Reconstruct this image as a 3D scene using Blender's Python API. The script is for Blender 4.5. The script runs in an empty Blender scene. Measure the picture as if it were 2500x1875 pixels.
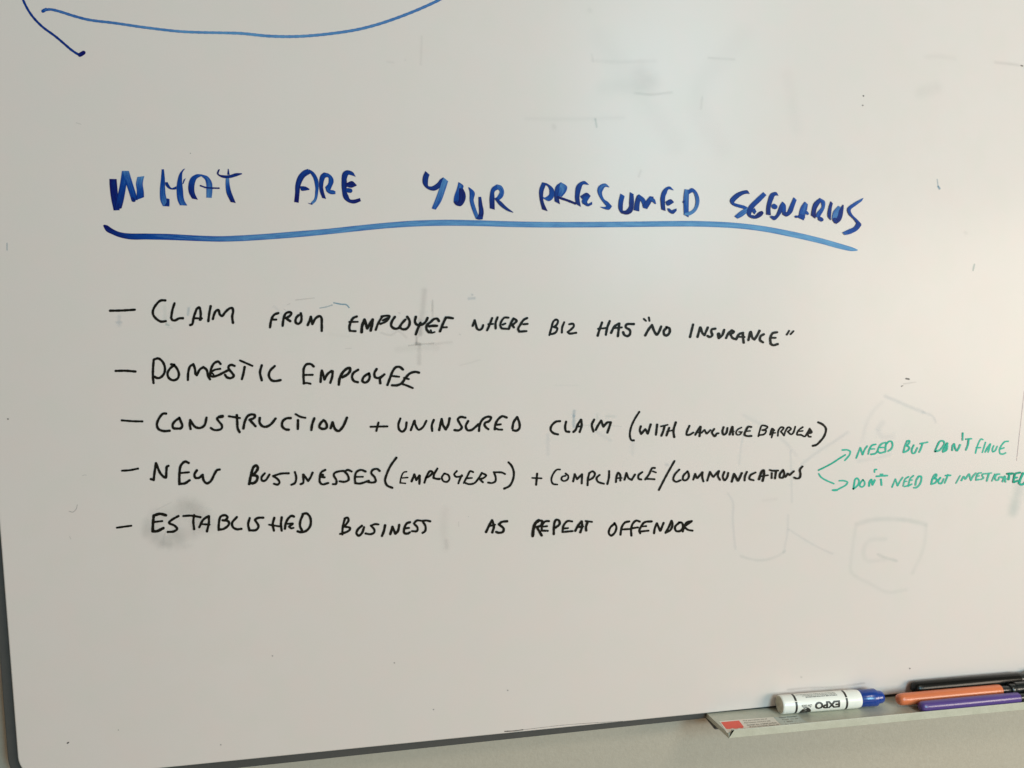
import bpy, bmesh, math, random
from mathutils import Vector, Matrix, Euler
random.seed(7)
scene = bpy.context.scene
col = scene.collection

# ------------------------------------------------------------------ camera
# The board face is the plane y = 0 (x to the right, z up); the camera stands D in front of it.
D = 0.70
FPX = 2000.0                       # focal length in photo pixels (photo 2500 wide)
YAW, PITCH = math.radians(10.5), math.radians(7.0)
camd = bpy.data.cameras.new("camera")
camd.sensor_width = 36.0
camd.lens = 36.0 * FPX / 2500.0
camd.clip_start = 0.01
camd.clip_end = 50.0
cam = bpy.data.objects.new("camera", camd)
col.objects.link(cam)
cam.location = (0, -D, 0)
cam.rotation_euler = Euler((math.radians(90) - PITCH, 0, -YAW), 'XYZ')
scene.camera = cam
CR = cam.rotation_euler.to_matrix()

def ray(px, py):
    return CR @ Vector(((px - 1250.0) / FPX, (937.5 - py) / FPX, -1.0))
def on_y(px, py, y=0.0):
    r = ray(px, py); t = (y + D) / r.y
    return Vector((r.x * t, y, r.z * t))
def on_z(px, py, z):
    r = ray(px, py); t = z / r.z
    return Vector((r.x * t, -D + r.y * t, z))

# ------------------------------------------------------------------ world and lamps
world = bpy.data.worlds.new("World")
scene.world = world
world.use_nodes = True
bg = world.node_tree.nodes["Background"]
bg.inputs[0].default_value = (1.0, 0.80, 0.55, 1)
bg.inputs[1].default_value = 0.135

def area(name, loc, target, sx, sy, power, color):
    l = bpy.data.lights.new(name, 'AREA')
    l.shape = 'RECTANGLE'; l.size = sx; l.size_y = sy
    l.energy = power; l.color = color
    o = bpy.data.objects.new(name, l); col.objects.link(o)
    o.location = loc
    o.rotation_euler = (Vector(target) - Vector(loc)).to_track_quat('-Z', 'Y').to_euler()
    return o
# warm room lamp to the right, a little above the tray
area("room_lamp", (1.72, -1.36, -0.12), (0.45, 0, -0.65), 0.9, 0.6, 18.3, (1.0, 0.865, 0.70))
# cool daylight from a tall window behind the camera
area("window_light", (1.30, -2.8, 0.60), (0.3, 0, -0.05), 0.6, 1.2, 40, (0.42, 0.83, 1.0))
area("room_fill", (-0.2, -2.6, 0.5), (0, 0, -0.2), 2.4, 1.2, 5, (0.84, 0.97, 1.0))
# added lamp from above: lifts the tray floor, deepens the shadow below it
area("overhead_fill", (1.15, -1.55, 1.25), (0.45, 0, -0.7), 0.5, 0.4, 8.0, (1.0, 0.90, 0.78))
# added warm lamp low in front, to lift the lower part of the board
area("low_warm_fill", (0.5, -2.2, -1.3), (0.1, 0, -0.4), 2.2, 1.0, 6.0, (1.0, 0.66, 0.38))

scene.view_settings.view_transform = 'Standard'
scene.view_settings.look = 'None'
scene.view_settings.exposure = 0.07
scene.view_settings.gamma = 1.0
scene.cycles.max_bounces = 8
scene.cycles.transparent_max_bounces = 24

# ------------------------------------------------------------------ materials
def s2l(c):
    return tuple(((v / 255.0) / 12.92 if v / 255.0 <= 0.04045 else ((v / 255.0 + 0.055) / 1.055) ** 2.4) for v in c)
def new_mat(name):
    m = bpy.data.materials.new(name); m.use_nodes = True
    nt = m.node_tree
    return m, nt, nt.nodes["Principled BSDF"]
def N(nt, t, **kw):
    n = nt.nodes.new(t)
    for k, v in kw.items(): setattr(n, k, v)
    return n
def math_n(nt, op, a, b=None, c=None, clamp=False):
    n = nt.nodes.new('ShaderNodeMath'); n.operation = op; n.use_clamp = clamp
    for i, v in enumerate((a, b, c)):
        if v is None: continue
        if isinstance(v, (int, float)): n.inputs[i].default_value = v
        else: nt.links.new(v, n.inputs[i])
    return n.outputs[0]
def mapr(nt, v, a, b, c, d, smooth=False):
    n = nt.nodes.new('ShaderNodeMapRange')
    if smooth: n.interpolation_type = 'SMOOTHSTEP'
    nt.links.new(v, n.inputs[0])
    for i, x in enumerate((a, b, c, d)): n.inputs[i + 1].default_value = x
    return n.outputs[0]
def noise(nt, vec, scale, detail=2.0, rough=0.5):
    n = nt.nodes.new('ShaderNodeTexNoise')
    n.inputs['Scale'].default_value = scale
    n.inputs['Detail'].default_value = detail
    n.inputs['Roughness'].default_value = rough
    if vec is not None: nt.links.new(vec, n.inputs['Vector'])
    return n.outputs[0]
def mixc(nt, f, a, b):
    n = nt.nodes.new('ShaderNodeMix'); n.data_type = 'RGBA'
    if isinstance(f, (int, float)): n.inputs[0].default_value = f
    else: nt.links.new(f, n.inputs[0])
    for i, v in ((6, a), (7, b)):
        if isinstance(v, tuple): n.inputs[i].default_value = (*v[:3], 1)
        else: nt.links.new(v, n.inputs[i])
    return n.outputs[2]
def simple(name, rgb, rough=0.5, metallic=0.0, var=0.06, scale=60.0, coat=0.0, bump=0.0):
    m, nt, p = new_mat(name)
    tc = N(nt, 'ShaderNodeTexCoord')
    f = noise(nt, tc.outputs['Object'], scale, 4.0, 0.6)
    a = tuple(max(0, v * (1 - var)) for v in rgb); b = tuple(min(1, v * (1 + var)) for v in rgb)
    nt.links.new(mixc(nt, f, a, b), p.inputs['Base Color'])
    p.inputs['Roughness'].default_value = rough
    p.inputs['Metallic'].default_value = metallic
    p.inputs['Coat Weight'].default_value = coat
    p.inputs['Coat Roughness'].default_value = 0.08
    if bump > 0:
        bn = N(nt, 'ShaderNodeBump'); bn.inputs['Strength'].default_value = bump; bn.inputs['Distance'].default_value = 0.0005
        nt.links.new(noise(nt, tc.outputs['Object'], scale * 8, 3.0, 0.6), bn.inputs['Height'])
        nt.links.new(bn.outputs[0], p.inputs['Normal'])
    return m

def board_material():
    m, nt, p = new_mat("whiteboard_enamel")
    tc = N(nt, 'ShaderNodeTexCoord'); v = tc.outputs['Object']
    a = noise(nt, v, 3.2, 3.0, 0.55)          # old wiping residue, very faint
    b = noise(nt, v, 34.0, 3.0, 0.55)         # fine blotches
    mp = N(nt, 'ShaderNodeMapping'); mp.inputs['Location'].default_value = (3, 1, 7)
    nt.links.new(v, mp.inputs[0])
    c = noise(nt, mp.outputs[0], 28.0, 3.0, 0.6)
    base = mixc(nt, mapr(nt, a, 0.3, 0.7, 0, 1), (0.735, 0.655, 0.624), (0.765, 0.679, 0.646))
    pink = mixc(nt, mapr(nt, c, 0.42, 0.66, 0, 0.55), base, (0.775, 0.658, 0.624))
    fin = mixc(nt, mapr(nt, b, 0.45, 0.7, 0, 0.5), pink, (0.725, 0.668, 0.619))
    g = noise(nt, v, 900.0, 2.0, 0.6)
    fin2 = mixc(nt, mapr(nt, g, 0.3, 0.7, 0.0, 0.10), fin, (0.60, 0.56, 0.51))
    nt.links.new(fin2, p.inputs['Base Color'])
    rr = mapr(nt, noise(nt, v, 6.0, 4.0, 0.6), 0.3, 0.7, 0.36, 0.48)
    nt.links.new(rr, p.inputs['Roughness'])
    p.inputs['Specular IOR Level'].default_value = 0.13
    p.inputs['Coat Weight'].default_value = 0.19
    p.inputs['Coat Roughness'].default_value = 0.22
    bn = N(nt, 'ShaderNodeBump'); bn.inputs['Strength'].default_value = 0.03; bn.inputs['Distance'].default_value = 0.004
    nt.links.new(noise(nt, v, 7.0, 2.0, 0.5), bn.inputs['Height'])
    nt.links.new(bn.outputs[0], p.inputs['Normal'])
    return m

def ink_material(name, light, mid, dark, amin, amax, rough=0.45, streak=0.5, edge=0.25):
    """marker ink: 'dens' says how much ink the pen left, UV.x runs along the stroke, UV.y across it"""
    m, nt, p = new_mat(name)
    uv = N(nt, 'ShaderNodeUVMap'); uv.uv_map = "UVMap"
    mp = N(nt, 'ShaderNodeMapping'); mp.inputs['Scale'].default_value = (55.0, 3.4, 1.0)
    nt.links.new(uv.outputs[0], mp.inputs[0])
    st = noise(nt, mp.outputs[0], 1.0, 3.0, 0.65)
    mp2 = N(nt, 'ShaderNodeMapping'); mp2.inputs['Scale'].default_value = (900.0, 9.0, 1.0)
    nt.links.new(uv.outputs[0], mp2.inputs[0])
    gr = noise(nt, mp2.outputs[0], 1.0, 2.0, 0.6)
    at = N(nt, 'ShaderNodeAttribute'); at.attribute_name = "dens"
    dens = at.outputs['Fac']
    sep = N(nt, 'ShaderNodeSeparateXYZ'); nt.links.new(uv.outputs[0], sep.inputs[0])
    ac = math_n(nt, 'ABSOLUTE', math_n(nt, 'MULTIPLY_ADD', sep.outputs[1], 2.0, -1.0))
    e = math_n(nt, 'MULTIPLY', math_n(nt, 'POWER', ac, 4.0), edge)
    d = math_n(nt, 'ADD', dens, math_n(nt, 'MULTIPLY', math_n(nt, 'SUBTRACT', st, 0.5), streak))
    d = math_n(nt, 'ADD', d, math_n(nt, 'MULTIPLY', math_n(nt, 'SUBTRACT', gr, 0.5), streak * 0.35))
    d = math_n(nt, 'ADD', d, e, clamp=True)
    rp = N(nt, 'ShaderNodeValToRGB')
    rp.color_ramp.elements[0].position = 0.1; rp.color_ramp.elements[0].color = (*light, 1)
    rp.color_ramp.elements[1].position = 1.0; rp.color_ramp.elements[1].color = (*dark, 1)
    el = rp.color_ramp.elements.new(0.6); el.color = (*mid, 1)
    nt.links.new(d, rp.inputs[0])
    nt.links.new(rp.outputs[0], p.inputs['Base Color'])
    al = mapr(nt, d, 0.0, 0.8, amin, amax)
    al = math_n(nt, 'MULTIPLY', al, mapr(nt, ac, 0.86, 1.0, 1.0, 0.25, True))
    nt.links.new(al, p.inputs['Alpha'])
    p.inputs['Roughness'].default_value = rough
    p.inputs['Specular IOR Level'].default_value = 0.12
    return m

def smear_material(name, rgb, soft=True):
    m, nt, p = new_mat(name)
    uv = N(nt, 'ShaderNodeUVMap'); uv.uv_map = "UVMap"
    sep = N(nt, 'ShaderNodeSeparateXYZ'); nt.links.new(uv.outputs[0], sep.inputs[0])
    at = N(nt, 'ShaderNodeAttribute'); at.attribute_name = "dens"
    ac = math_n(nt, 'ABSOLUTE', math_n(nt, 'MULTIPLY_ADD', sep.outputs[1], 2.0, -1.0))
    fall = mapr(nt, ac, 0.0 if soft else 0.5, 1.0, 1.0, 0.0, True)
    tc = N(nt, 'ShaderNodeTexCoord')
    w = noise(nt, tc.outputs['Object'], 55.0 if soft else 160.0, 4.0, 0.65)
    w2 = mapr(nt, w, 0.30, 0.62, 0.62, 1.1)
    al = math_n(nt, 'MULTIPLY', math_n(nt, 'MULTIPLY', at.outputs['Fac'], fall), w2, clamp=True)
    p.inputs['Base Color'].default_value = (*rgb, 1)
    p.inputs['Roughness'].default_value = 0.5
    p.inputs['Specular IOR Level'].default_value = 0.3
    nt.links.new(al, p.inputs['Alpha'])
    return m

M_BOARD = board_material()
M_BLUE = ink_material("blue_marker_ink", s2l((112, 172, 216)), s2l((2, 68, 154)), s2l((4, 6, 92)), 0.86, 0.985, streak=0.55, edge=0.22)
M_BLACK = ink_material("black_marker_ink", (0.035, 0.033, 0.024), (0.010, 0.009, 0.006), (0.006, 0.005, 0.003), 0.96, 1.0, rough=0.4, streak=0.9, edge=0.0)
M_GREEN = ink_material("green_marker_ink", s2l((118, 190, 168)), s2l((46, 180, 156)), s2l((8, 140, 112)), 0.86, 0.98, streak=0.6, edge=0.15)
M_GREY = smear_material("grey_smear", (0.13, 0.13, 0.125))
M_BLUEF = smear_material("faded_blue", (0.07, 0.28, 0.42))
M_TEAL = smear_material("faded_teal", (0.10, 0.34, 0.34))
M_PINK = smear_material("faded_pink", (0.32, 0.20, 0.24))
M_SPECK = smear_material("dark_speck", (0.02, 0.02, 0.02), soft=False)

# ------------------------------------------------------------------ object helpers
def tag(o, label=None, cat=None, group=None, kind=None):
    if label: o["label"] = label
    if cat: o["category"] = cat
    if group: o["group"] = group
    if kind: o["kind"] = kind
    return o
def link_mesh(name, me, mat, parent=None, smooth=False):
    o = bpy.data.objects.new(name, me); col.objects.link(o)
    if mat is not None: me.materials.append(mat)
    if smooth:
        for p in me.polygons: p.use_smooth = True
    if parent is not None: o.parent = parent
    return o
def empty(name, loc=(0, 0, 0)):
    o = bpy.data.objects.new(name, None); col.objects.link(o); o.location = loc
    o.empty_display_size = 0.02
    return o

# ------------------------------------------------------------------ handwriting
# A stroke is traced in photo pixels and laid on the board plane where it was written.
class Tile:
    def __init__(s, x0, y0, k): s.x0, s.y0, s.k = x0, y0, k
    def p(s, x, y): return (s.x0 + x / s.k, s.y0 + y / s.k)
K4, K5 = 2212 / 420.0, 2212 / 400.0
TA, TB, TC = Tile(250, 710, K4), Tile(650, 710, K4), Tile(1050, 710, K4)
TD = Tile(1450, 710, 2212 / 520.0)
TE, TF, TG, TH, TI = (Tile(x, 995, K4) for x in (250, 650, 1050, 1300, 1620))
TJ, TK = Tile(760, 1230, K4), Tile(1250, 1230, 2212 / 500.0)
TL, TM = Tile(1960, 1020, 7.9), Tile(2220, 1020, 7.9)
H1, H2, H3, H4, H5 = (Tile(x, 390, K5) for x in (250, 650, 1000, 1300, 1700))
T1, T2 = Tile(0, 0, 3.95), Tile(520, 0, 2212 / 600.0)
R3, R6 = Tile(0, 1100, 2212 / 500.0), Tile(1750, 850, 1914 / 750.0)
R7, R8, R9 = Tile(1250, 0, 2212 / 1250.0), Tile(300, 1600, 2212 / 1500.0), Tile(0, 1500, 2124 / 480.0)
PX = Tile(0, 0, 1.0)

def catmull(pts, step=1.3):
    """pts: list of equal-length tuples; smooth curve through them, closely sampled"""
    if len(pts) < 3:
        a, b = pts[0], pts[-1]
        n = max(2, int(math.dist(a[:2], b[:2]) / step))
        return [tuple(a[j] + (b[j] - a[j]) * i / n for j in range(len(a))) for i in range(n + 1)]
    out = []
    P = [tuple(2 * pts[0][j] - pts[1][j] for j in range(len(pts[0])))] + list(pts) + \
        [tuple(2 * pts[-1][j] - pts[-2][j] for j in range(len(pts[0])))]
    for i in range(1, len(P) - 2):
        p0, p1, p2, p3 = P[i - 1], P[i], P[i + 1], P[i + 2]
        L = max(1e-3, math.dist(p1[:2], p2[:2]))
        d0, d1 = max(1e-3, math.dist(p0[:2], p1[:2])), max(1e-3, math.dist(p2[:2], p3[:2]))
        n = max(2, int(L / step))
        m1 = [((p1[j] - p0[j]) / d0 + (p2[j] - p1[j]) / L) * 0.5 * min(L, 2.5 * d0) for j in range(len(p1))]
        m2 = [((p2[j] - p1[j]) / L + (p3[j] - p2[j]) / d1) * 0.5 * min(L, 2.5 * d1) for j in range(len(p1))]
        for k in range(n):
            t = k / n; t2, t3 = t * t, t * t * t
            out.append(tuple((2 * t3 - 3 * t2 + 1) * p1[j] + (t3 - 2 * t2 + t) * m1[j] +
                             (-2 * t3 + 3 * t2) * p2[j] + (t3 - t2) * m2[j] for j in range(len(p1))))
    out.append(tuple(pts[-1]))
    return out

class Ink:
    layer = 0
    def __init__(s): s.v, s.f, s.uv, s.d = [], [], [], []
    def add(s, pts, uvs, dens, y):
        i0 = len(s.v)
        for (x, yy) in pts: s.v.append(on_y(x, yy, y))
        s.f.append(tuple(range(i0, i0 + len(pts))))
        s.uv.extend(uvs); s.d.extend(dens)
    def round_stroke(s, pts, w, d0, d1, wob=0.06, tip=(1, 1)):
        """pts in px; w = width in px at each point or a single value"""
        s.next()
        c = catmull(pts)
        n = len(c)
        seed = random.random() * 50
        lat = []; L = [0.0]
        for i in range(1, n): L.append(L[-1] + math.dist(c[i][:2], c[i - 1][:2]))
        tot = max(L[-1], 1e-3)
        for i in range(n):
            a, b = c[max(0, i - 1)], c[min(n - 1, i + 1)]
            tx, ty = b[0] - a[0], b[1] - a[1]; q = math.hypot(tx, ty) or 1.0
            tx, ty = tx / q, ty / q
            ww = (c[i][2] if len(c[i]) > 2 else w) * (1 + wob * math.sin(seed + L[i] * 0.37) + wob * 0.6 * math.sin(seed * 2 + L[i] * 0.9))
            h = ww / 2
            lat.append(((c[i][0] - ty * h, c[i][1] + tx * h), (c[i][0] + ty * h, c[i][1] - tx * h), (tx, ty), h))
        y = s.y
        us = [x / 2400.0 + seed for x in L]
        for i in range(n - 1):
            da = d0 + (d1 - d0) * L[i] / tot; db = d0 + (d1 - d0) * L[i + 1] / tot
            A, B = lat[i], lat[i + 1]
            s.add([A[0], A[1], B[1], B[0]], [(us[i], 0), (us[i], 1), (us[i + 1], 1), (us[i + 1], 0)], [da, da, db, db], y)
        for (idx, sg) in ((0, -1), (n - 1, 1)):
            (tx, ty), h = lat[idx][2], lat[idx][3]
            dd = d0 if idx == 0 else d1
            cx, cy = c[idx][0], c[idx][1]
            prev = None
            for k in range(9):
                a = -math.pi / 2 + math.pi * k / 8
                ex, ey = math.cos(a) * sg, math.sin(a)
                q = (cx + (tx * ex - ty * ey) * h, cy + (ty * ex + tx * ey) * h)
                if prev: s.add([(cx, cy), prev, q], [(us[idx], .5), (us[idx], 1), (us[idx], 1)], [dd] * 3, y)
                prev = q
    def pair_stroke(s, pairs, d0, d1):
        s.next()
        c = catmull(pairs)
        n = len(c); L = [0.0]; seed = random.random() * 50
        for i in range(1, n):
            L.append(L[-1] + math.dist(((c[i][0] + c[i][2]) / 2, (c[i][1] + c[i][3]) / 2),
                                       ((c[i - 1][0] + c[i - 1][2]) / 2, (c[i - 1][1] + c[i - 1][3]) / 2)))
        tot = max(L[-1], 1e-3); y = s.y
        for i in range(n - 1):
            a, b = c[i], c[i + 1]
            da = d0 + (d1 - d0) * L[i] / tot; db = d0 + (d1 - d0) * L[i + 1] / tot
            ua, ub = L[i] / 2400.0 + seed, L[i + 1] / 2400.0 + seed
            s.add([(a[0], a[1]), (a[2], a[3]), (b[2], b[3]), (b[0], b[1])], [(ua, 0), (ua, 1), (ub, 1), (ub, 0)], [da, da, db, db], y)
    def next(s):
        s.k = getattr(s, 'k', 0) + 1
        s.y = -(0.00012 + Ink.layer * 0.000011 + s.k * 0.000009)
    def build(s, name, mat, parent, label=None):
        me = bpy.data.meshes.new(name)
        me.from_pydata([tuple(v) for v in s.v], [], s.f)
        u = me.uv_layers.new(name="UVMap")
        for i, q in enumerate(s.uv): u.data[i].uv = q
        a = me.attributes.new("dens", 'FLOAT', 'POINT')
        for i, q in enumerate(s.d): a.data[i].value = q
        o = link_mesh(name, me, mat, parent)
        if label: o["label"] = label
        return o

def parse(ink, tile, text, w, d=(0.75, 0.65)):
    """one stroke per ';'. 'x,y' points make a round stroke, 'x,y,x,y' edge pairs a chisel stroke.
    '|' is a sharp corner; leading wNN sets the width, dA-B the ink density along the stroke"""
    for st in text.split(';'):
        st = st.strip()
        if not st: continue
        ww, dd = w, d; toks = []
        for t in st.split():
            if t[0] == 'w': ww = float(t[1:])
            elif t[0] == 'd':
                q = t[1:].split('-'); dd = (float(q[0]), float(q[-1]))
            else: toks.append(t)
        segs, cur = [], []
        for t in toks:
            if t == '|':
                segs.append(cur); cur = []
            else: cur.append(tuple(float(x) for x in t.split(',')))
        segs.append(cur)
        for sg in segs:
            if len(sg) == 0: continue
            if len(sg[0]) == 4:
                ink.pair_stroke([tile.p(a, b) + tile.p(c, e) for a, b, c, e in sg], *dd)
            else:
                pts = [tile.p(a, b) for a, b in sg]
                if len(pts) == 1: pts = [pts[0], (pts[0][0] + 0.6, pts[0][1] + 0.2)]
                ink.round_stroke(pts, ww / tile.k * getattr(ink, 'gain', 1.0), *dd)

def word(text_label, mat, parent, *items, name="handwritten_word", w=31, d=(0.75, 0.65)):
    ink = Ink(); ink.gain = {M_BLACK: 1.12, M_GREEN: 1.03}.get(mat, 1.0); Ink.layer = (Ink.layer + 7) % 40
    for it in items:
        tile, txt = it[0], it[1]
        parse(ink, tile, txt, it[2] if len(it) > 2 else w, d)
    return ink.build(name, mat, parent, text_label)
# ------------------------------------------------------------------ whiteboard body
WALL_Y = 0.028
x_left = on_y(22.6, 1583).x
z_bot = on_y(1724, 1741).z
board = empty("whiteboard", (on_y(1250, 1741).x, 0, z_bot))
tag(board, "large white dry-erase board covered in blue, black and green handwriting, hung on the wall", "whiteboard")
def local(parent, o):
    o.parent = parent; o.matrix_parent_inverse = Matrix.Translation(-Vector(parent.location))
    return o
def rounded_slab(x0, x1, z0, z1, r, y0, y1, z0r=None, bevel=0.0008, seg=10):
    """slab in the x-z plane with rounded corners; z0r lets the lower edge end at another height on the right"""
    if z0r is None: z0r = z0
    pts = []
    for (cx, cz, a0) in ((x0 + r, z0 + r, 180), (x1 - r, z0r + r, 270), (x1 - r, z1 - r, 0), (x0 + r, z1 - r, 90)):
        for k in range(seg + 1):
            a = math.radians(a0 + 90 * k / seg)
            pts.append((cx + r * math.cos(a), cz + r * math.sin(a)))
    bm = bmesh.new()
    rings = []
    for (yy, ins) in ((y0, bevel), (y0 + bevel * 0.3, bevel * 0.3), (y0 + bevel, 0), (y1, 0)):
        cx, cz = (x0 + x1) / 2, (z0 + z1) / 2
        ring = []
        for (x, z) in pts:
            dx, dz = x - cx, z - cz
            ring.append(bm.verts.new((x - math.copysign(min(ins, abs(dx)), dx), yy, z - math.copysign(min(ins, abs(dz)), dz))))
        rings.append(ring)
    n = len(pts)
    bm.faces.new(rings[0])
    bm.faces.new(list(reversed(rings[-1])))
    for a, b in zip(rings, rings[1:]):
        for i in range(n):
            bm.faces.new((a[i], b[i], b[(i + 1) % n], a[(i + 1) % n]))
    bmesh.ops.recalc_face_normals(bm, faces=bm.faces)
    me = bpy.data.meshes.new("slab"); bm.to_mesh(me); bm.free()
    return me
X1, Z1 = 1.55, 0.78
panel = link_mesh("writing_panel", rounded_slab(x_left, X1, z_bot, Z1, 0.022, 0.0, 0.0036), M_BOARD)
local(board, panel)
M_EDGE = simple("panel_edge_trim", (0.55, 0.56, 0.55), 0.35, 0.0, 0.05, 80, bump=0.1)
trim = link_mesh("edge_trim", rounded_slab(x_left - 0.0006, X1 + 0.0006, z_bot - 0.0007, Z1 + 0.0006, 0.0226, 0.0009, 0.0038), M_EDGE)
local(board, trim)
M_DARK = simple("dark_grey", (0.068, 0.070, 0.070), 0.45, 0.0, 0.12, 120, bump=0.2)
back = link_mesh("backing_shade_rim", rounded_slab(x_left - 0.0095, X1 + 0.006, z_bot - 0.0105, Z1 + 0.006, 0.030, 0.0040, 0.0215, z0r=z_bot - 0.0022), M_DARK)  # dark rim behind the panel, tapered to stand in for its shadow band
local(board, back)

# ------------------------------------------------------------------ wall
def wall_material():
    m, nt, p = new_mat("painted_wall")
    tc = N(nt, 'ShaderNodeTexCoord'); v = tc.outputs['Object']
    f = noise(nt, v, 300.0, 4.0, 0.7); g = noise(nt, v, 4.0, 3.0, 0.5)
    c1 = mixc(nt, mapr(nt, f, 0.3, 0.7, 0, 1), (0.455, 0.40, 0.325), (0.51, 0.455, 0.375))
    c2 = mixc(nt, mapr(nt, g, 0.35, 0.65, 0, 0.35), c1, (0.45, 0.425, 0.37))
    nt.links.new(c2, p.inputs['Base Color']); p.inputs['Roughness'].default_value = 0.75
    bn = N(nt, 'ShaderNodeBump'); bn.inputs['Strength'].default_value = 0.35; bn.inputs['Distance'].default_value = 0.0008
    nt.links.new(noise(nt, v, 450.0, 4.0, 0.6), bn.inputs['Height']); nt.links.new(bn.outputs[0], p.inputs['Normal'])
    return m
M_WALL = wall_material()
wm = bpy.data.meshes.new("wall")
wm.from_pydata([(-4, WALL_Y, -1.2), (5, WALL_Y, -1.2), (5, WALL_Y, 1.6), (-4, WALL_Y, 1.6),
                (-4, WALL_Y + .1, -1.2), (5, WALL_Y + .1, -1.2), (5, WALL_Y + .1, 1.6), (-4, WALL_Y + .1, 1.6)], [],
               [(0, 1, 2, 3), (7, 6, 5, 4), (4, 5, 1, 0), (3, 2, 6, 7), (0, 3, 7, 4), (1, 5, 6, 2)])
wall = link_mesh("wall", wm, M_WALL); tag(wall, kind="structure")
# ------------------------------------------------------------------ marker tray
def tray_material():
    m, nt, p = new_mat("anodised_tray")
    tc = N(nt, 'ShaderNodeTexCoord'); v = tc.outputs['Object']
    f = noise(nt, v, 40.0, 5.0, 0.65); g = noise(nt, v, 700.0, 2.0, 0.5)
    c = mixc(nt, mapr(nt, f, 0.35, 0.7, 0, 1), (0.53, 0.52, 0.42), (0.63, 0.615, 0.51))
    c = mixc(nt, mapr(nt, g, 0.3, 0.7, 0, 0.15), c, (0.25, 0.24, 0.20))
    # marker dust and smudges on the floor of the tray
    d = noise(nt, v, 22.0, 6.0, 0.7)
    c = mixc(nt, mapr(nt, d, 0.56, 0.74, 0, 0.45), c, (0.16, 0.15, 0.13))
    nt.links.new(c, p.inputs['Base Color'])
    p.inputs['Metallic'].default_value = 0.0
    nt.links.new(mapr(nt, f, 0.3, 0.7, 0.28, 0.45), p.inputs['Roughness'])
    return m
M_TRAY = tray_material()
zf = on_y(1727, 1744.5).z                       # top of the tray floor where it meets the board
c_bl = on_y(1728, 1744.5)
c_fl = on_z(1777.8, 1789.5, zf)
T = -c_fl.y + 0.0020                                     # how far the tray stands out
xl = (c_bl.x + c_fl.x) / 2
XR = 1.15
LIPH, THK = 0.0036, 0.0044
DROOP = 0.0105                                   # the tray sags a little towards the right
print("TRAY", "zf", round(zf, 4), "zb", round(z_bot, 4), "T", round(T, 4), "xl", c_bl.x, c_fl.x)
# profile (y, z) of the extrusion: floor plate with a lip in front
prof = [(0.002, zf), (-T + 0.0018, zf), (-T + 0.0014, zf + 0.0004), (-T + 0.0012, zf + LIPH - 0.0004), (-T + 0.0009, zf + LIPH),
        (-T + 0.0002, zf + LIPH), (-T, zf + LIPH - 0.0003), (-T, zf - THK + 0.0005), (-T + 0.0005, zf - THK), (0.002, zf - THK)]
bm = bmesh.new()
NX = 24
rows = []
for i in range(NX + 1):
    row = []
    for (y, z) in prof:
        x = xl + (XR - xl) * (i / NX) ** 1.6
        if i == 0 and z > zf + 0.00005: x += (z - zf) * 1.5      # the lip starts with a slanted cut
        if i == 0: x += (c_bl.x - c_fl.x) * (0.5 + y / T)
        row.append(bm.verts.new((x, y, z - DROOP * (x - xl))))
    rows.append(row)
n = len(prof)
for a, b in zip(rows, rows[1:]):
    for j in range(n): bm.faces.new((a[j], a[(j + 1) % n], b[(j + 1) % n], b[j]))
bm.faces.new(rows[0]); bm.faces.new(list(reversed(rows[-1])))
bmesh.ops.recalc_face_normals(bm, faces=bm.faces)
me = bpy.data.meshes.new("marker_tray"); bm.to_mesh(me); bm.free()
tray = link_mesh("marker_tray", me, M_TRAY)
local(board, tray)
# bracket that carries the tray, under the edge of the board
bm = bmesh.new()
bmesh.ops.create_cube(bm, size=1.0)
for v in bm.verts:
    v.co = Vector((xl + 0.006 + (v.co.x + 0.5) * (XR - xl - 0.01), 0.0025 + (v.co.y + 0.5) * (WALL_Y - 0.0045), zf - 0.0185 + (v.co.z + 0.5) * 0.0145))
bmesh.ops.bevel(bm, geom=list(bm.edges), offset=0.0012, segments=2, affect='EDGES')
me = bpy.data.meshes.new("tray_bracket"); bm.to_mesh(me); bm.free()
brk = link_mesh("tray_bracket", me, M_DARK); local(board, brk)

def floor_poly(name, pts_px, z, mat, parent):
    """flat sticker piece on the tray floor from traced corners"""
    me = bpy.data.meshes.new(name)
    v = [on_z(x, y, z) for x, y in pts_px]
    top = [(q.x, q.y, z - DROOP * (q.x - xl)) for q in v]; n = len(top)
    bot = [(a, b, c - (z - zf) + 0.00002) for a, b, c in top]
    me.from_pydata(top + bot, [], [tuple(range(n))] + [tuple(range(2 * n - 1, n - 1, -1))] + [(i, i + n, (i + 1) % n + n, (i + 1) % n) for i in range(n)])
    o = link_mesh(name, me, mat)
    o.parent = parent
    return o
M_STK = simple("sticker_paper", (0.86, 0.80, 0.70), 0.4, var=0.08, scale=200)
M_CLR = simple("worn_clear_label", (0.60, 0.63, 0.57), 0.25, var=0.10, scale=300)
M_RED = simple("sticker_red", (0.95, 0.11, 0.065), 0.4, var=0.10, scale=300)
M_PRINT = simple("printed_ink", (0.05, 0.045, 0.04), 0.5)
M_PRINT2 = simple("faded_print", (0.21, 0.17, 0.12), 0.5)
KS = 2212 / 270.0
def S(x, y): return (1720 + x / KS, 1720 + y / KS)
floor_poly("sticker", [S(292, 330), S(1375, 238), S(1430, 300), S(1530, 400), S(850, 478), S(560, 506), S(480, 562), S(445, 560), S(375, 450)], zf + 0.00012, M_STK, tray)
floor_poly("worn_label", [S(1378, 238), S(1870, 190), S(1990, 300), S(2110, 352), S(1535, 400), S(1433, 300)], zf + 0.00008, M_CLR, tray)
floor_poly("red_square", [S(330, 352), S(690, 315), S(785, 440), S(760, 470), S(700, 462), S(640, 480), S(560, 470), S(500, 486), S(432, 484)], zf + 0.00025, M_RED, tray)

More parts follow.
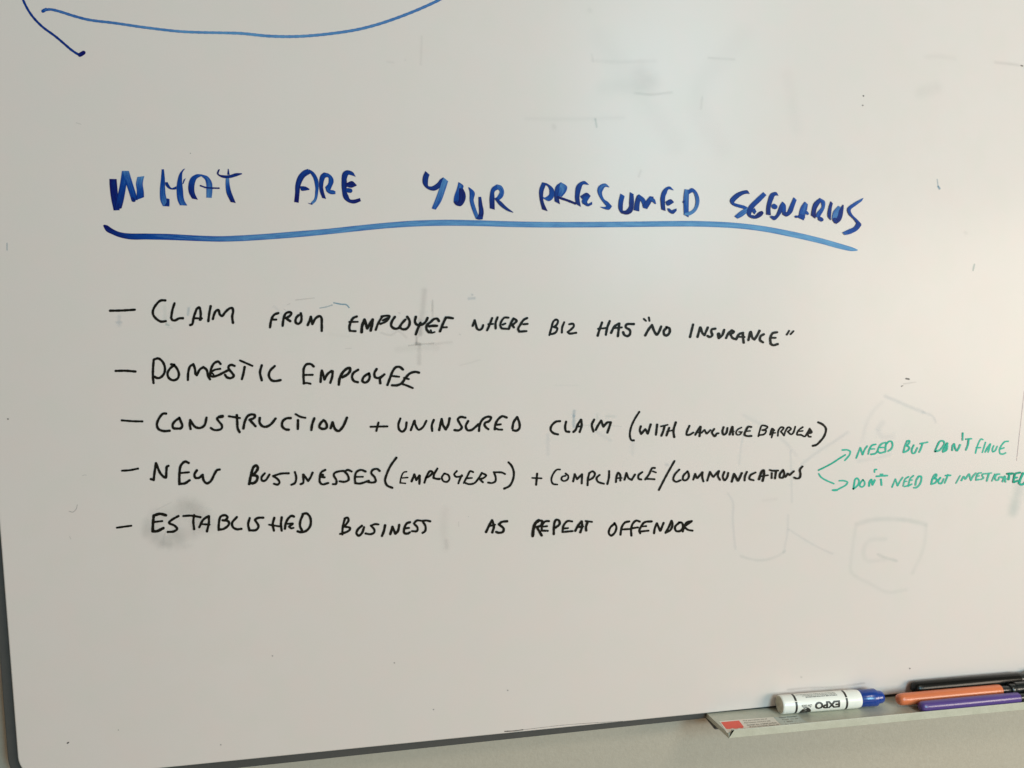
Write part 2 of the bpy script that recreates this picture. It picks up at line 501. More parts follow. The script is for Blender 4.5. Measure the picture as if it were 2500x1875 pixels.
def text_mesh(body, size=1.0, offset=0.0, shear=0.0, res=3, spacing=1.0):
    cu = bpy.data.curves.new("lettering", 'FONT'); cu.body = body; cu.size = size
    cu.offset = offset; cu.shear = shear; cu.resolution_u = res; cu.space_character = spacing
    o = bpy.data.objects.new("lettering", cu); col.objects.link(o)
    bpy.context.view_layer.update()
    dg = bpy.context.evaluated_depsgraph_get()
    me = bpy.data.meshes.new_from_object(o.evaluated_get(dg))
    bpy.data.objects.remove(o); bpy.data.curves.remove(cu)
    return me
def text_on_floor(body, a, b, h, mat, parent, z, offset=0.012):
    """a, b: traced start and end of the base line; h: letter height as a traced vector"""
    me = text_mesh(body, 1.0, offset)
    xs = [v.co.x for v in me.vertices]; ys = [v.co.y for v in me.vertices]
    x0, x1 = min(xs), max(xs); cap = 0.70
    A, B, H = on_z(*a, z), on_z(*b, z), on_z(a[0] + h[0], a[1] + h[1], z)
    for v in me.vertices:
        t = (v.co.x - x0) / (x1 - x0)
        q = A + (B - A) * t + (H - A) * (v.co.y / cap)
        v.co = Vector((q.x, q.y, z - DROOP * (q.x - xl)))
    o = link_mesh("printed_text", me, mat)
    o.parent = parent
    return o
hv = (-1.6, -2.5)
for body, x0, y0, x1, y1, m in (("The permanent use of", 775, 330, 1255, 285, M_PRINT2), ("Permanent markers will", 808, 372, 1320, 325, M_PRINT2),
                             ("damage the original surface", 850, 415, 1445, 358, M_PRINT2), ("of your boardwall. Please see", 900, 448, 1500, 395, M_PRINT2),
                             ("Need Cleaner?", 1500, 258, 1860, 225, M_PRINT), ("Call us at", 1560, 300, 1880, 268, M_PRINT2),
                             ("1 800 ... ...", 1600, 342, 1930, 310, M_PRINT2), ("for more help", 1625, 390, 1960, 358, M_PRINT2)):
    text_on_floor(body, S(x0, y0), S(x1, y1), hv, m, tray, zf + 0.00035)

# ------------------------------------------------------------------ markers on the tray
def lathe(name, prof, mat, parent, axis_seg=40, rough_closed=True):
    """prof: (s, radius) along local +x"""
    bm = bmesh.new(); rings = []
    for (s_, r) in prof:
        if r < 1e-6: rings.append([bm.verts.new((s_, 0, 0))])
        else: rings.append([bm.verts.new((s_, r * math.cos(2 * math.pi * k / axis_seg), r * math.sin(2 * math.pi * k / axis_seg))) for k in range(axis_seg)])
    for a, b in zip(rings, rings[1:]):
        for k in range(axis_seg):
            k2 = (k + 1) % axis_seg
            if len(a) == 1 and len(b) == 1: continue
            if len(a) == 1: bm.faces.new((a[0], b[k2], b[k]))
            elif len(b) == 1: bm.faces.new((a[k], a[k2], b[0]))
            else: bm.faces.new((a[k], a[k2], b[k2], b[k]))
    bmesh.ops.recalc_face_normals(bm, faces=bm.faces)
    me = bpy.data.meshes.new(name); bm.to_mesh(me); bm.free()
    o = link_mesh(name, me, mat, parent, smooth=True)
    try: me.set_sharp_from_angle(angle=math.radians(38))
    except Exception: pass
    return o
def pen_root(name, a, b, label, r, ya, yb, lift=0.0):
    """a, b = traced axis ends; ya, yb = how far they lie in front of the board"""
    A, B = on_y(*a, ya), on_y(*b, yb)
    A.z = zf + r + 0.0002 + lift - DROOP * (A.x - xl); B.z = zf + r + 0.0002 + lift - DROOP * (B.x - xl)
    e = empty(name, A)
    d = (B - A)
    e.rotation_euler = (0, -math.atan2(d.z, math.hypot(d.x, d.y)), math.atan2(d.y, d.x))
    tag(e, label, "marker pen", "marker pens lying in the tray")
    print("PEN", name, "A", [round(v, 4) for v in A], "B", [round(v, 4) for v in B], "len", round(d.length, 4), "r", r)
    return e, d.length
def wrap(me, r, s0, th0, sign=-1):
    """bend a flat text mesh round the barrel: x -> along, y -> angle"""
    for v in me.vertices:
        x, y = v.co.x, v.co.y
        th = th0 + y / r
        v.co = Vector((s0 + x, -r * math.cos(th), r * math.sin(th)))
    return me
def subdivide_mesh(me, maxlen):
    bm = bmesh.new(); bm.from_mesh(me)
    bmesh.ops.triangulate(bm, faces=bm.faces)
    for _ in range(4):
        es = [e for e in bm.edges if e.calc_length() > maxlen]
        if not es: break
        bmesh.ops.subdivide_edges(bm, edges=es, cuts=1)
        bmesh.ops.triangulate(bm, faces=bm.faces)
    bm.to_mesh(me); bm.free()
    return me

# --- white barrelled dry-erase marker with a blue cap
R1 = 0.0088
mk, LEN = pen_root("dry_erase_marker", (1903.2, 1716.0), (2153, 1697.5), "fat white dry-erase marker with a blue cap, alone at the left end of the tray", R1, -0.0093, -0.0118)
M_WPL = simple("white_plastic", (0.93, 0.915, 0.85), 0.38, var=0.02, coat=0.3)
M_END = simple("grubby_white_plastic", (0.60, 0.55, 0.43), 0.5, var=0.25, scale=260)
M_BCAP = simple("blue_plastic", (0.010, 0.052, 0.30), 0.22, var=0.05, coat=0.4)
BL = LEN * 0.775
K_ = 0.0876 / BL
lathe("barrel", [(0.0002, R1 * 0.86), (0.0, R1 * 0.93), (0.0006, R1 * 0.985), (0.0015, R1), (BL * .3, R1), (BL * .6, R1), (BL - 0.009, R1), (BL - 0.005, R1 * 0.985), (BL - 0.0022, R1 * 0.95), (BL - 0.0006, R1 * 0.88), (BL, R1 * 0.80)], M_WPL, mk, 64)
lathe("end_plug", [(0.0012, 0), (0.0010, R1 * 0.55), (0.0004, R1 * 0.62), (-0.0001, R1 * 0.80), (0.0001, R1 * 0.90), (0.002, R1 * 0.90)], M_END, mk, 48)
CR_ = R1 * 0.93
lathe("cap", [(BL - 0.003, CR_ * 0.90), (BL - 0.002, CR_ * .97), (BL + 0.0125, CR_ * 1.02), (LEN - 0.0082, CR_ * 1.04), (LEN - 0.0074, CR_ * 1.0), (LEN - 0.0070, CR_ * 0.80), (LEN - 0.004, CR_ * 0.77), (LEN - 0.001, CR_ * 0.72), (LEN, CR_ * 0.64), (LEN, 0)], M_BCAP, mk, 40)
# printed bands and lettering on the barrel (the marker lies with its print upside down)
def band(s0, s1, th0, th1, mat, name="printed_band", r=R1 + 0.00006, slant=0.0):
    bm = bmesh.new(); n = 24; prev = None
    for k in range(n + 1):
        th = th0 + (th1 - th0) * k / n
        a = bm.verts.new((s0 + slant * (th), -r * math.cos(th), r * math.sin(th))); b = bm.verts.new((s1 + slant * (th), -r * math.cos(th), r * math.sin(th)))
        if prev: bm.faces.new((prev[0], prev[1], b, a))
        prev = (a, b)
    me = bpy.data.meshes.new(name); bm.to_mesh(me); bm.free()
    return link_mesh(name, me, mat, mk)
rad = math.radians
M_BAND = simple("black_print", (0.030, 0.028, 0.024), 0.45, var=0.3, scale=900)
SB1, SB2 = 0.0122, 0.0648
for sb in (SB1, SB2):
    band(sb, sb + 0.0022, rad(42), rad(105), M_BAND)
    band(sb, sb + 0.0022, rad(-60), rad(38), M_BAND)
def barrel_text(body, s_right, th_base, h, width, mat, offset=0.02, bold=True):
    """upside-down print: starts at the right, base line is the upper edge"""
    me = text_mesh(body, 1.0, offset)
    xs = [v.co.x for v in me.vertices]; x0, x1 = min(xs), max(xs)
    for v in me.vertices:
        v.co.x = -(v.co.x - x0) / (x1 - x0) * width
        v.co.y = -v.co.y / 0.70 * h
        v.co.z = 0
    subdivide_mesh(me, 0.0012)
    wrap(me, R1 + 0.00008, s_right, th_base)
    return link_mesh("printed_text", me, mat, mk)
M_TXT = simple("grey_print", (0.10, 0.095, 0.085), 0.5, var=0.2, scale=900)
barrel_text("EXPO", 0.0585, rad(25), 0.0064, 0.0265, M_BAND, 0.055)
barrel_text("LOW ODOR", 0.0290, rad(17), 0.0016, 0.0108, M_BAND, 0.03)
barrel_text("dry erase", 0.0283, rad(5), 0.0013, 0.0090, M_TXT, 0.02)
# black oval emblem, mostly turned under
bm = bmesh.new(); prev = None; RE = R1 + 0.00007
for k in range(25):
    u = -1 + 2 * k / 24; hh = math.sqrt(max(0, 1 - u * u)) * 0.0070 / R1
    row = [bm.verts.new((0.0232 + 0.0062 * u, -RE * math.cos(rad(-46) + hh * q), RE * math.sin(rad(-46) + hh * q))) for q in (-1, -.66, -.33, 0, .33, .66, 1)]
    if prev:
        for a_ in range(6): bm.faces.new((prev[a_], prev[a_ + 1], row[a_ + 1], row[a_]))
    prev = row
me = bpy.data.meshes.new("printed_emblem"); bm.to_mesh(me); bm.free(); link_mesh("printed_emblem", me, M_BAND, mk)
barrel_text("NON TOXIC SAFE FOR USE ON MOST WHITEBOARDS AND GLASS", 0.0568, rad(88), 0.0009, 0.0410, M_TXT, 0.02)
barrel_text("CAP TIGHTLY WHEN NOT IN USE WIPE CLEAN WITH CLOTH", 0.0568, rad(77), 0.0011, 0.0352, M_TXT, 0.02)
barrel_text("STORE FLAT KEEP AWAY FROM OPEN SURFACES", 0.0575, rad(66), 0.0012, 0.0330, M_TXT, 0.03)

# --- three slim pens at the right
def slim_pen(name, a, b, ya, yb, label, rgb, rough, bodylen, lift=0.0, r=0.0058, neck=1.0, dark=(0.018, 0.021, 0.021)):
    e, L = pen_root(name, a, b, label, r, ya, yb, lift)
    mb = simple(name + "_body", rgb, rough, var=0.07, scale=150, coat=0.0 if sum(rgb) < 0.05 else 0.2)
    if sum(rgb) < 0.05: mb.node_tree.nodes["Principled BSDF"].inputs['Specular IOR Level'].default_value = 0.28
    md = simple(name + "_cap", dark, 0.3, var=0.2, scale=150, coat=0.2)
    lathe("body", [(0.0, 0), (0.0, r * 0.30), (0.0004, r * 0.56), (0.0012, r * 0.76), (0.0026, r * 0.90), (0.005, r * 0.97), (0.010, r), (bodylen * 0.5, r * 1.03), (bodylen - 0.0012, r), (bodylen - 0.0003, r * 0.96), (bodylen, r * 0.9), (bodylen, 0)], mb, e, 40)
    g0 = bodylen - 0.001
    lathe("neck", [(g0, r * 0.72 * neck), (g0 + 0.004, r * 0.72 * neck), (g0 + 0.010, r * 0.70 * neck), (g0 + 0.0105, r * 0.66 * neck), (g0 + 0.013, r * 0.66 * neck)], md, e, 32)
    c0 = g0 + 0.0115
    lathe("cap", [(c0, r * 0.55), (c0, r * 0.86), (c0 + 0.0006, r * 0.94), (c0 + 0.004, r * 0.96), (c0 + 0.0045, r * 0.90), (c0 + 0.0055, r * 0.90), (c0 + 0.006, r * 0.97), (c0 + 0.040, r * 0.94), (c0 + 0.045, r * 0.8), (c0 + 0.046, 0)], md, e, 32)
    # clip standing off the cap
    bm = bmesh.new(); bmesh.ops.create_cube(bm, size=1.0)
    for v in bm.verts:
        v.co = Vector((c0 + 0.004 + (v.co.x + .5) * 0.034, v.co.y * 0.0032 - r * 0.35, r * 0.92 + 0.0012 + v.co.z * 0.0012 + (0.0008 if v.co.x < 0 else 0)))
    bmesh.ops.bevel(bm, geom=list(bm.edges), offset=0.0004, segments=2, affect='EDGES')
    me = bpy.data.meshes.new("clip"); bm.to_mesh(me); bm.free(); link_mesh("clip", me, md, e)
    return e
kb = slim_pen("black_marker", (2228, 1672.5), (2494, 1647), -0.0070, -0.0070, "glossy black slim marker lying at the back of the tray against the board", (0.006, 0.0065, 0.006), 0.26, 0.122, 0.0056, 0.0065, neck=1.28)
slim_pen("orange_marker", (2190, 1708.5), (2449, 1679.5), -0.0183, -0.0183, "orange slim marker with a black cap lying between the black and purple ones", (0.72, 0.19, 0.075), 0.30, 0.116, 0.0022)
slim_pen("purple_marker", (2244, 1729), (2495, 1701), -0.0297, -0.0297, "purple slim marker with a black cap lying in front behind the tray lip", (0.090, 0.052, 0.235), 0.28, 0.111, 0.0, 0.0052)
# worn white lettering on the black pen
me = text_mesh("Flip Chart", 1.0, 0.02)
xs = [v.co.x for v in me.vertices]; x0, x1 = min(xs), max(xs)
for v in me.vertices:
    v.co.x = (v.co.x - x0) / (x1 - x0) * 0.036; v.co.y = v.co.y / 0.7 * 0.0024
subdivide_mesh(me, 0.0012); wrap(me, 0.0058 * 1.03 + 0.00006, 0.047, rad(66))
link_mesh("worn_lettering", me, simple("worn_white_print", (0.16, 0.16, 0.16), 0.6, var=0.7, scale=900), kb)
import re
# ------------------------------------------------------------------ handwriting traced from the photograph
wb = panel   # writing is carried by the writing panel
def BW(label, *items, **kw):
    o = word(label, M_BLACK, None, *items, **kw); local(board, o); return o
def HW(label, *items, **kw):
    o = word(label, M_BLUE, None, *items, **kw); local(board, o); return o
def GW(label, *items, **kw):
    o = word(label, M_GREEN, None, *items, **kw); local(board, o); return o

HW("the word WHAT in thick dark blue ink", (H1, """
d.95-.85 92,258,195,260 95,350,205,380 115,520,215,500 150,685,235,682;
d.92-.5 150,685,262,655 198,500,292,540 235,330,320,380 262,150,355,150;
d.4-.75 268,152,360,150 310,300,415,330 350,420,460,470 390,545,480,545;
d.75-.35 455,545,565,505 462,420,562,430 452,320,548,320 470,232,568,220;
d.85 w44 408,528 414,548 430,550;
d.75-.45 800,128,832,128 790,250,845,250 775,400,850,400 782,550,865,510 815,627,900,630;
d.8 868,520,908,530 862,580,908,600 830,625,905,632;
d.8 845,305,880,300 855,350,905,345 905,395,935,380 960,405,970,370 1000,400,1000,355;
d.8-.5 1090,128,1120,117 1045,180,1085,170 1012,280,1078,280 1000,400,1090,400 1015,550,1110,550 1045,615,1150,618;
d.8 1095,270,1128,245 1080,330,1095,325;
d.98-.55 1210,525,1292,540 1165,440,1250,450 1160,330,1247,340 1195,240,1275,260 1270,195,1325,228 1345,197,1345,227;
d.6-.4 1335,196,1345,230 1420,222,1385,270 1478,300,1402,340 1488,400,1402,400 1478,515,1402,512;
w22 d.9 1325,350 1400,375 1575,384;
d.98-.8 1565,130,1588,128 1545,185,1572,190 1600,235,1640,208 1700,250,1720,205 1800,228,1800,180 1888,195,1882,180;
d.9 1695,120,1706,125 1685,200,1720,205;
d.4-1 1665,250,1712,250 1662,330,1720,330 1675,450,1742,430 1730,570,1803,585""",))
HW("the word ARE in thick dark blue ink", (H2, """
d1-.75 375,570,440,582 388,450,452,450 392,340,465,350 430,220,520,240 500,145,590,192 560,122,612,180;
d.8-.4 572,124,598,185 640,165,635,250 702,270,658,350 704,430,660,430 672,560,645,530 620,608,605,575;
d.85 625,610,615,578 590,600,595,588 560,583,565,582;
d.85 450,355,470,415 530,360,500,422 588,395,580,408;
d.7-.95 780,168,825,235 735,205,795,250 712,300,772,340 720,420,778,420 755,515,810,530;
d.65 780,168,810,235 850,190,835,240 905,250,842,270 912,300,835,320 885,370,800,365 870,408,795,385;
d.6 795,360,868,408 815,430,870,408 870,465,905,410 935,465,935,425;
d.75-.98 1210,230,1200,226 1170,165,1130,205 1085,140,1105,212 1035,170,1090,260 1015,300,1092,300 1020,400,1088,420 1045,520,1110,480 1110,575,1135,532 1190,592,1190,535 1280,560,1265,515;
d.95 1080,315,1085,365 1160,285,1150,380 1222,340,1220,352;
w62 d.75 1095,410 1135,418"""))
HW("the word YOUR in thick dark blue ink", (H3, """
d.85 212,150,272,203 178,230,255,260 178,320,252,345 235,390,275,358 330,420,320,350 390,395,375,310 440,335,415,260 460,300,455,235;
d.35-.55 455,235,523,290 420,330,495,380 360,500,430,560 298,657,355,675;
d.5-.65 658,308,722,356 640,380,700,430 600,500,680,520 592,572,680,575;
d.98-.9 722,385,665,385 755,450,665,450 760,520,665,520 725,600,655,560 690,628,650,570 625,612,640,560 594,575,650,540;
w14 d.7 665,310 722,355 705,400;
d.65-.45 793,375,806,370 808,430,875,430 812,560,868,550 850,690,905,680 890,790,940,775;
d.8-.95 930,500,968,500 930,600,985,600 935,720,1003,720 920,765,990,795;
d.85 890,795,935,745 930,810,960,750 990,805,985,760;
d.6-.98 1180,330,1200,400 1110,380,1152,430 1080,500,1150,520 1083,655,1152,675;
d.5-.6 1180,330,1190,400 1240,350,1205,410 1277,420,1215,440 1262,500,1180,500 1215,545,1150,520;
d.85 1145,525,1165,510 1220,620,1240,565 1320,690,1315,640 1402,716,1398,705"""))
HW("the word PRESUMED in thick dark blue ink", (H4, """
d.75-1 130,302,180,345 92,400,150,440 95,520,152,560 130,670,208,695;
d.85-.5 135,302,170,345 200,320,195,350 290,400,225,400 292,500,222,470 230,560,170,508 140,520,150,500;
d.65-.95 385,300,385,380 320,350,380,400 295,450,355,480 298,560,375,602;
d.4-.6 385,300,360,380 470,360,350,420 462,420,345,450 400,502,335,490;
w34 d1 340,505 450,540 580,590;
d.65-.9 768,338,745,338 700,285,690,335 600,340,665,380 575,450,640,480 580,560,642,560 600,605,657,637;
d.85 645,490,665,525 735,442,745,540 790,490,770,500;
d.6 690,500,785,495 665,560,745,560 680,600,742,580;
d.75 675,590,740,575 750,630,760,590 808,605,806,565;
d.5-.6 1045,370,1035,372 980,318,985,368 895,355,955,410 876,415,942,450 905,500,965,525 975,600,1030,575 1000,625,1078,628;
d.6 1078,625,1005,600 1040,675,990,630 960,660,945,635 920,640,922,632;
d.6-.85 1188,455,1247,490 1160,580,1225,600 1165,670,1225,700 1200,727,1240,690;
d.98-.75 1200,725,1225,685 1280,742,1262,680 1345,710,1300,635 1372,600,1305,570 1368,465,1315,435;
d.8 1365,680,1445,697 1385,560,1452,590 1415,480,1475,510 1440,465,1480,500;
d.65 1440,465,1415,510 1520,530,1465,560 1552,665,1495,650;
d.75 1550,668,1485,620 1610,570,1530,555 1640,500,1585,490;
d.6 1590,492,1580,540 1650,530,1620,570 1673,597,1655,597;
d.55-.85 1912,412,1900,412 1850,358,1840,400 1770,400,1812,460 1728,510,1795,510 1730,580,1792,590 1740,670,1800,692;
d.8 1795,565,1812,610 1870,530,1840,622 1912,570,1905,582;
d.75 1820,655,1850,655 1838,700,1880,678 1900,732,1900,672 1948,690,1946,655;
d.45-.6 2055,395,2115,405 2040,500,2115,500 2040,620,2112,620 2045,740,2112,778;
w24 d.8 2045,560 2040,570;
d.65-.3 2105,408,2108,470 2150,380,2165,440 2215,425,2195,500 2257,550,2200,600 2212,690,2165,670 2110,755,2105,705 2045,745,2060,715"""))
HW("the word SCENARIOS in thick dark blue ink", (H5, """
d.85-.6 725,463,715,460 690,412,680,460 635,415,640,470 520,465,560,525 452,550,515,580 480,605,540,590 640,665,665,625 705,690,700,650;
d.4-.6 690,640,705,700 600,690,625,765 513,762,560,797;
d.6-.95 905,435,950,478 800,530,862,570 700,640,775,660 680,720,742,740 715,775,765,745 800,798,795,748 885,760,850,700 912,720,890,688;
d.7 790,650,745,690 815,700,785,740;
d.7-.9 1115,492,1102,482 1080,435,1062,488 1005,455,1045,530 965,550,1025,580 945,650,1005,660 943,740,1010,752;
w74 d.7 1050,628 1066,636;
d.8 988,768,1020,755 1055,818,1065,755 1130,750,1100,690 1165,690,1125,620 1205,605,1165,562;
d.65 1165,562,1140,600 1207,605,1150,670 1215,690,1165,740;
d.85-.6 1158,738,1200,690 1220,768,1225,705 1290,720,1250,650 1330,620,1290,560 1357,545,1315,503;
d.55 1465,562,1508,600 1410,640,1500,670 1385,740,1482,720 1385,785,1455,820;
w34 d.75 1345,768 1390,768; w62 d.7 1405,765 1440,775;
w36 d.6 1490,710 1505,728;
d.75-.95 1670,512,1690,562 1590,580,1652,620 1555,700,1620,700 1548,750,1612,797;
d.55 1665,512,1680,562 1738,560,1690,600 1738,640,1690,640 1690,740,1625,720 1660,790,1610,770;
w56 d.75 1670,795 1692,808;
d.85 1815,555,1845,590 1785,650,1832,650 1775,765,1820,782 1812,815,1820,818;
d.45 1920,618,1962,650 1850,700,1925,740 1830,800,1885,820;
d.85 1980,603,1992,612 1925,690,1988,690 1905,770,1972,775 1870,815,1945,830 1878,860,1895,866; d.85 w60 1868,810 1885,832;
d.55-.75 2262,512,2235,560 2130,580,2155,620 2038,660,2088,680 2055,735,2110,740 2120,800,2180,810 2170,870,2235,870;
d.75-.5 2170,840,2235,880 2130,905,2180,950 2060,938,2090,1000 1972,980,2005,1018"""))
# the long underline, crossing all heading tiles
ul = []
for tile, prs in ((H1, ((8, 890, 22, 875), (50, 965, 70, 885), (130, 1008, 120, 920), (230, 1048, 205, 965), (370, 1077, 330, 990), (600, 1079, 600, 994), (900, 1085, 900, 1000), (1300, 1100, 1300, 1022), (1600, 1108, 1600, 1030), (1900, 1100, 1900, 1018))),
                  (H2, ((0, 1080, 0, 998), (400, 1050, 400, 965), (800, 1012, 800, 933), (1200, 970, 1200, 890), (1600, 930, 1600, 850), (2000, 904, 2000, 820))),
                  (H3, ((500, 893, 500, 808), (900, 897, 900, 815), (1400, 911, 1400, 830), (1900, 917, 1900, 838))),
                  (H4, ((600, 916, 600, 838), (1300, 911, 1300, 833), (1900, 904, 1900, 825))),
                  (H5, ((0, 905, 0, 825), (500, 925, 510, 848), (880, 967, 900, 893), (1270, 1042, 1300, 967), (1670, 1132, 1700, 1062), (1980, 1215, 2000, 1148), (2100, 1235, 2110, 1182), (2175, 1228, 2182, 1214)))):
    for a, b, c, d_ in prs: ul.append(tile.p(a, b) + tile.p(c, d_))
ink = Ink(); Ink.layer = 0
ink.pair_stroke(ul[:6], 1.0, 0.62); ink.pair_stroke(ul[5:10], 0.62, 0.36); ink.pair_stroke(ul[9:], 0.34, 0.20)
o = ink.build("underline", M_BLUE, None, "long sweeping light blue underline below the heading"); local(board, o)
ink = Ink()
parse(ink, T1, "w24 205,-60 232,20 300,140 400,250 540,355 680,475 | 680,475 730,510 772,532", 24, (0.75, 0.8))
parse(ink, T1, "w42 770,530 806,508", 42, (0.95, 1.0))
o = ink.build("curved_line", M_BLUE, None, "short blue curve cut off by the top edge"); local(board, o)
ink = Ink()
parse(ink, PX, "107,25 122,23 142,27 177,38 215,48 278,56 354,67 443,77 560,80.5", 6.8, (0.5, 0.25))
parse(ink, PX, "560,80.5 588,81.5 656,88 723,89 791,84 873,72 927,58 995,34 1049,11 1079,-4 1120,-30", 7.4, (0.25, 0.45))
parse(ink, PX, "105,27 112,23", 9, (0.6, 0.5))
o = ink.build("curved_line", M_BLUE, None, "long thin blue curve along the top edge"); local(board, o)

# ---- first bullet
BW("dash before CLAIM", (TA, "98,256 250,253 418,243"), name="dash", w=30)
BW("the word CLAIM in the first line", (TA, """810,123 750,125 690,180 650,260 655,310 700,365 755,395 815,390;
928,160 900,250 885,345 | 885,345 900,375 935,380 985,355 1035,352;
1130,440 1155,430 1175,340 1210,240 | 1210,235 1245,213 1263,270 1262,370; w26 1185,352 1280,355; w22 1250,375 1280,352;
1393,198 1375,290 1363,390;
1422,362 1435,310 1460,260 1490,245 1515,310 1540,322 1580,275 1640,225 1670,222 1682,260 1670,330 1680,410"""))
BW("the word FROM in the first line", (TB, """50,470 60,400 85,330 115,300 155,287; w26 75,370 130,370;
212,450 220,380 240,310 260,285 310,275 325,290 300,325 250,350 | 250,350 310,390;
445,290 455,340 445,400 410,425 380,405 385,350 415,315; 535,440 560,380 575,335 | 575,335 595,425 | 595,425 640,350 690,325 710,345 715,430 715,515"""))
BW("the word EMPLOYEE in the first line", (TB, """1165,330 1120,350 1085,410 1070,480 1078,512; w24 1070,400 1178,398; w26 1078,515 1150,519;
w36 1228,530 1235,450 1265,370 | 1265,372 1300,480 | 1300,480 1370,370 | 1370,370 1360,440 1345,510;
w38 1410,500 1440,420 1490,335 | w28 1485,330 1550,320 1585,325 1570,365 1530,400 1470,425; w26 1500,380 1560,350;
1655,335 1615,400 1610,450 1650,485 1700,480 1745,420 1790,370; 1815,335 1845,385 1835,455 1795,492 1745,490 1722,470;
1925,335 1915,400 1940,435 2000,435 2050,400 2075,350; 1985,410 1950,490 1925,560"""),
   (TC, """115,388 95,360 55,362 10,400 -38,440 -45,490 -15,532; w20 -15,535 20,542 60,530; w34 -10,455 40,450 90,450; w22 10,505 22,540;
130,520 165,430 205,345 | 205,342 250,345 295,353; w26 160,470 215,468"""))
BW("the word WHERE in the first line", (TC, """550,450 575,380 | 575,380 590,430 610,490 640,502 670,480 685,440;
735,508 770,430 800,350; 845,485 845,410 870,340; w26 755,430 810,425; 1010,345 960,345 920,390 905,450 925,485 | w26 925,485 1015,490;
w24 935,435 970,420; w28 1015,490 1040,420 1075,355 | 1075,355 1115,385 1080,425 | 1080,425 1060,435 1080,470;
1250,350 1210,370 1160,440 1135,490 1150,525 | 1150,525 1240,518; w26 1200,430 1255,425"""), w=28)
BW("the word BIZ in the first line", (TC, """1535,568 1560,480 1590,390 1625,370 1645,388 1625,440 1590,465 | 1590,465 1635,480 1620,530 1570,555 1545,555;
1725,405 1700,470 1695,535; 1790,430 1840,425 1850,450 1820,490 1770,530 | 1770,530 1790,548 1880,540"""), w=28)
BW("the word HAS in the first line", (TD, """40,465 60,400 85,330; 125,455 140,380 165,315; w20 45,395 140,385;
180,435 215,370 260,340 | 265,340 250,470; w20 215,387 290,380; 415,345 340,350 330,375 375,410 375,450 350,470 315,455 305,430"""), w=25)
BW("opening quotation mark", (TD, "520,292 542,312; 572,278 578,312"), name="punctuation", w=20)
BW("the word NO in the first line", (TD, """535,462 570,400 605,355 | 605,355 620,400 640,440 655,455 680,420 700,370;
755,385 727,420 735,458 762,462 788,430 785,390 755,377"""), w=25)
BW("the word INSURANCE in the first line", (TD, """1032,350 1000,480; 1078,478 1105,380 | 1110,380 1130,440 1150,460 | 1150,460 1185,380;
1262,393 1225,402 1222,430 1232,460 1205,480 1182,468; w34 1297,450 1300,482; w24 1300,490 1335,460 1355,405;
1375,490 1400,440 1435,410 | 1435,410 1455,425 1420,452 | 1420,452 1445,492 1482,502;
1480,505 1510,450 1550,437 | 1550,437 1552,490 1558,538; w20 1510,477 1565,480; 1607,512 1625,430 | 1632,425 1650,490 1670,505 | 1670,505 1700,460 1722,415;
1765,452 1735,470 1727,510 1758,535; 1905,430 1860,440 1835,490 1838,548 | 1838,548 1862,565 1910,553; w20 1855,488 1890,488"""), w=23)
BW("closing quotation mark", (TD, "2005,455 2030,415; 2045,450 2075,418"), name="punctuation", w=18)
# ---- second bullet
BW("dash before DOMESTIC", (TA, "170,1030 300,1028 425,1038"), name="dash", w=30)
BW("the word DOMESTIC in the second line", (TA, """660,890 652,1000 650,1100 658,1185; 665,882 720,870 780,920 805,1000 790,1070 740,1118 700,1120 672,1105;
885,945 925,950; 925,955 870,1000 838,1060 855,1120 910,1150 965,1130 985,1080 965,1010 925,955;
1100,1145 1105,1050 1130,970 1170,945 | 1170,945 1190,1000 1200,1070 1215,1085 | 1215,1085 1255,1010 1300,982 | 1300,982 1340,1015 1362,1100 1385,1138;
1520,940 1490,910 1440,930 1400,1000 1385,1100 | 1385,1095 1420,1102 1490,1085 1560,1050 1620,1020; w26 1405,1040 1440,1018 1515,1003; w22 1400,1050 1430,1075;
1700,965 1655,952 1622,975 1630,1010 1668,1055 1690,1095 1650,1123 1600,1110 1578,1080; w26 1770,895 1930,965; 1830,980 1815,1060 1795,1135; 2050,958 2028,1050 2050,1150"""),
   (TB, "110,968 50,1030 35,1090 70,1150 120,1160 185,1148"))
BW("the word EMPLOYEE in the second line", (TB, """610,972 580,945 520,945 487,990 480,1080 485,1190; w26 485,1188 525,1185 570,1195; w26 490,1082 598,1080;
700,1172 705,1090 715,1025 | 718,1025 750,1140 | 750,1140 790,1070 840,1030 | 855,1035 850,1100 825,1182;
w34 935,1205 945,1130 985,1050 1040,1000 1078,992 1078,1030 1050,1070 980,1112; 1183,1015 1120,1060 1105,1110 1130,1160 1178,1175;
1322,1060 1255,1108 1238,1160 1270,1180 1310,1160 1332,1110 1322,1062; 1420,1007 1392,1060 1402,1110 1440,1122 1490,1100 1520,1075; 1495,1095 1465,1130 1468,1188;
1560,1210 1590,1130 1630,1030 1670,982 1720,980 1760,1012; w26 1620,1095 1710,1105;
1965,1052 1920,1042 1850,1062 1800,1110 1740,1190 1680,1215 1620,1215; w26 1775,1120 1835,1135; w27 1745,1195 1820,1222 1885,1250"""))
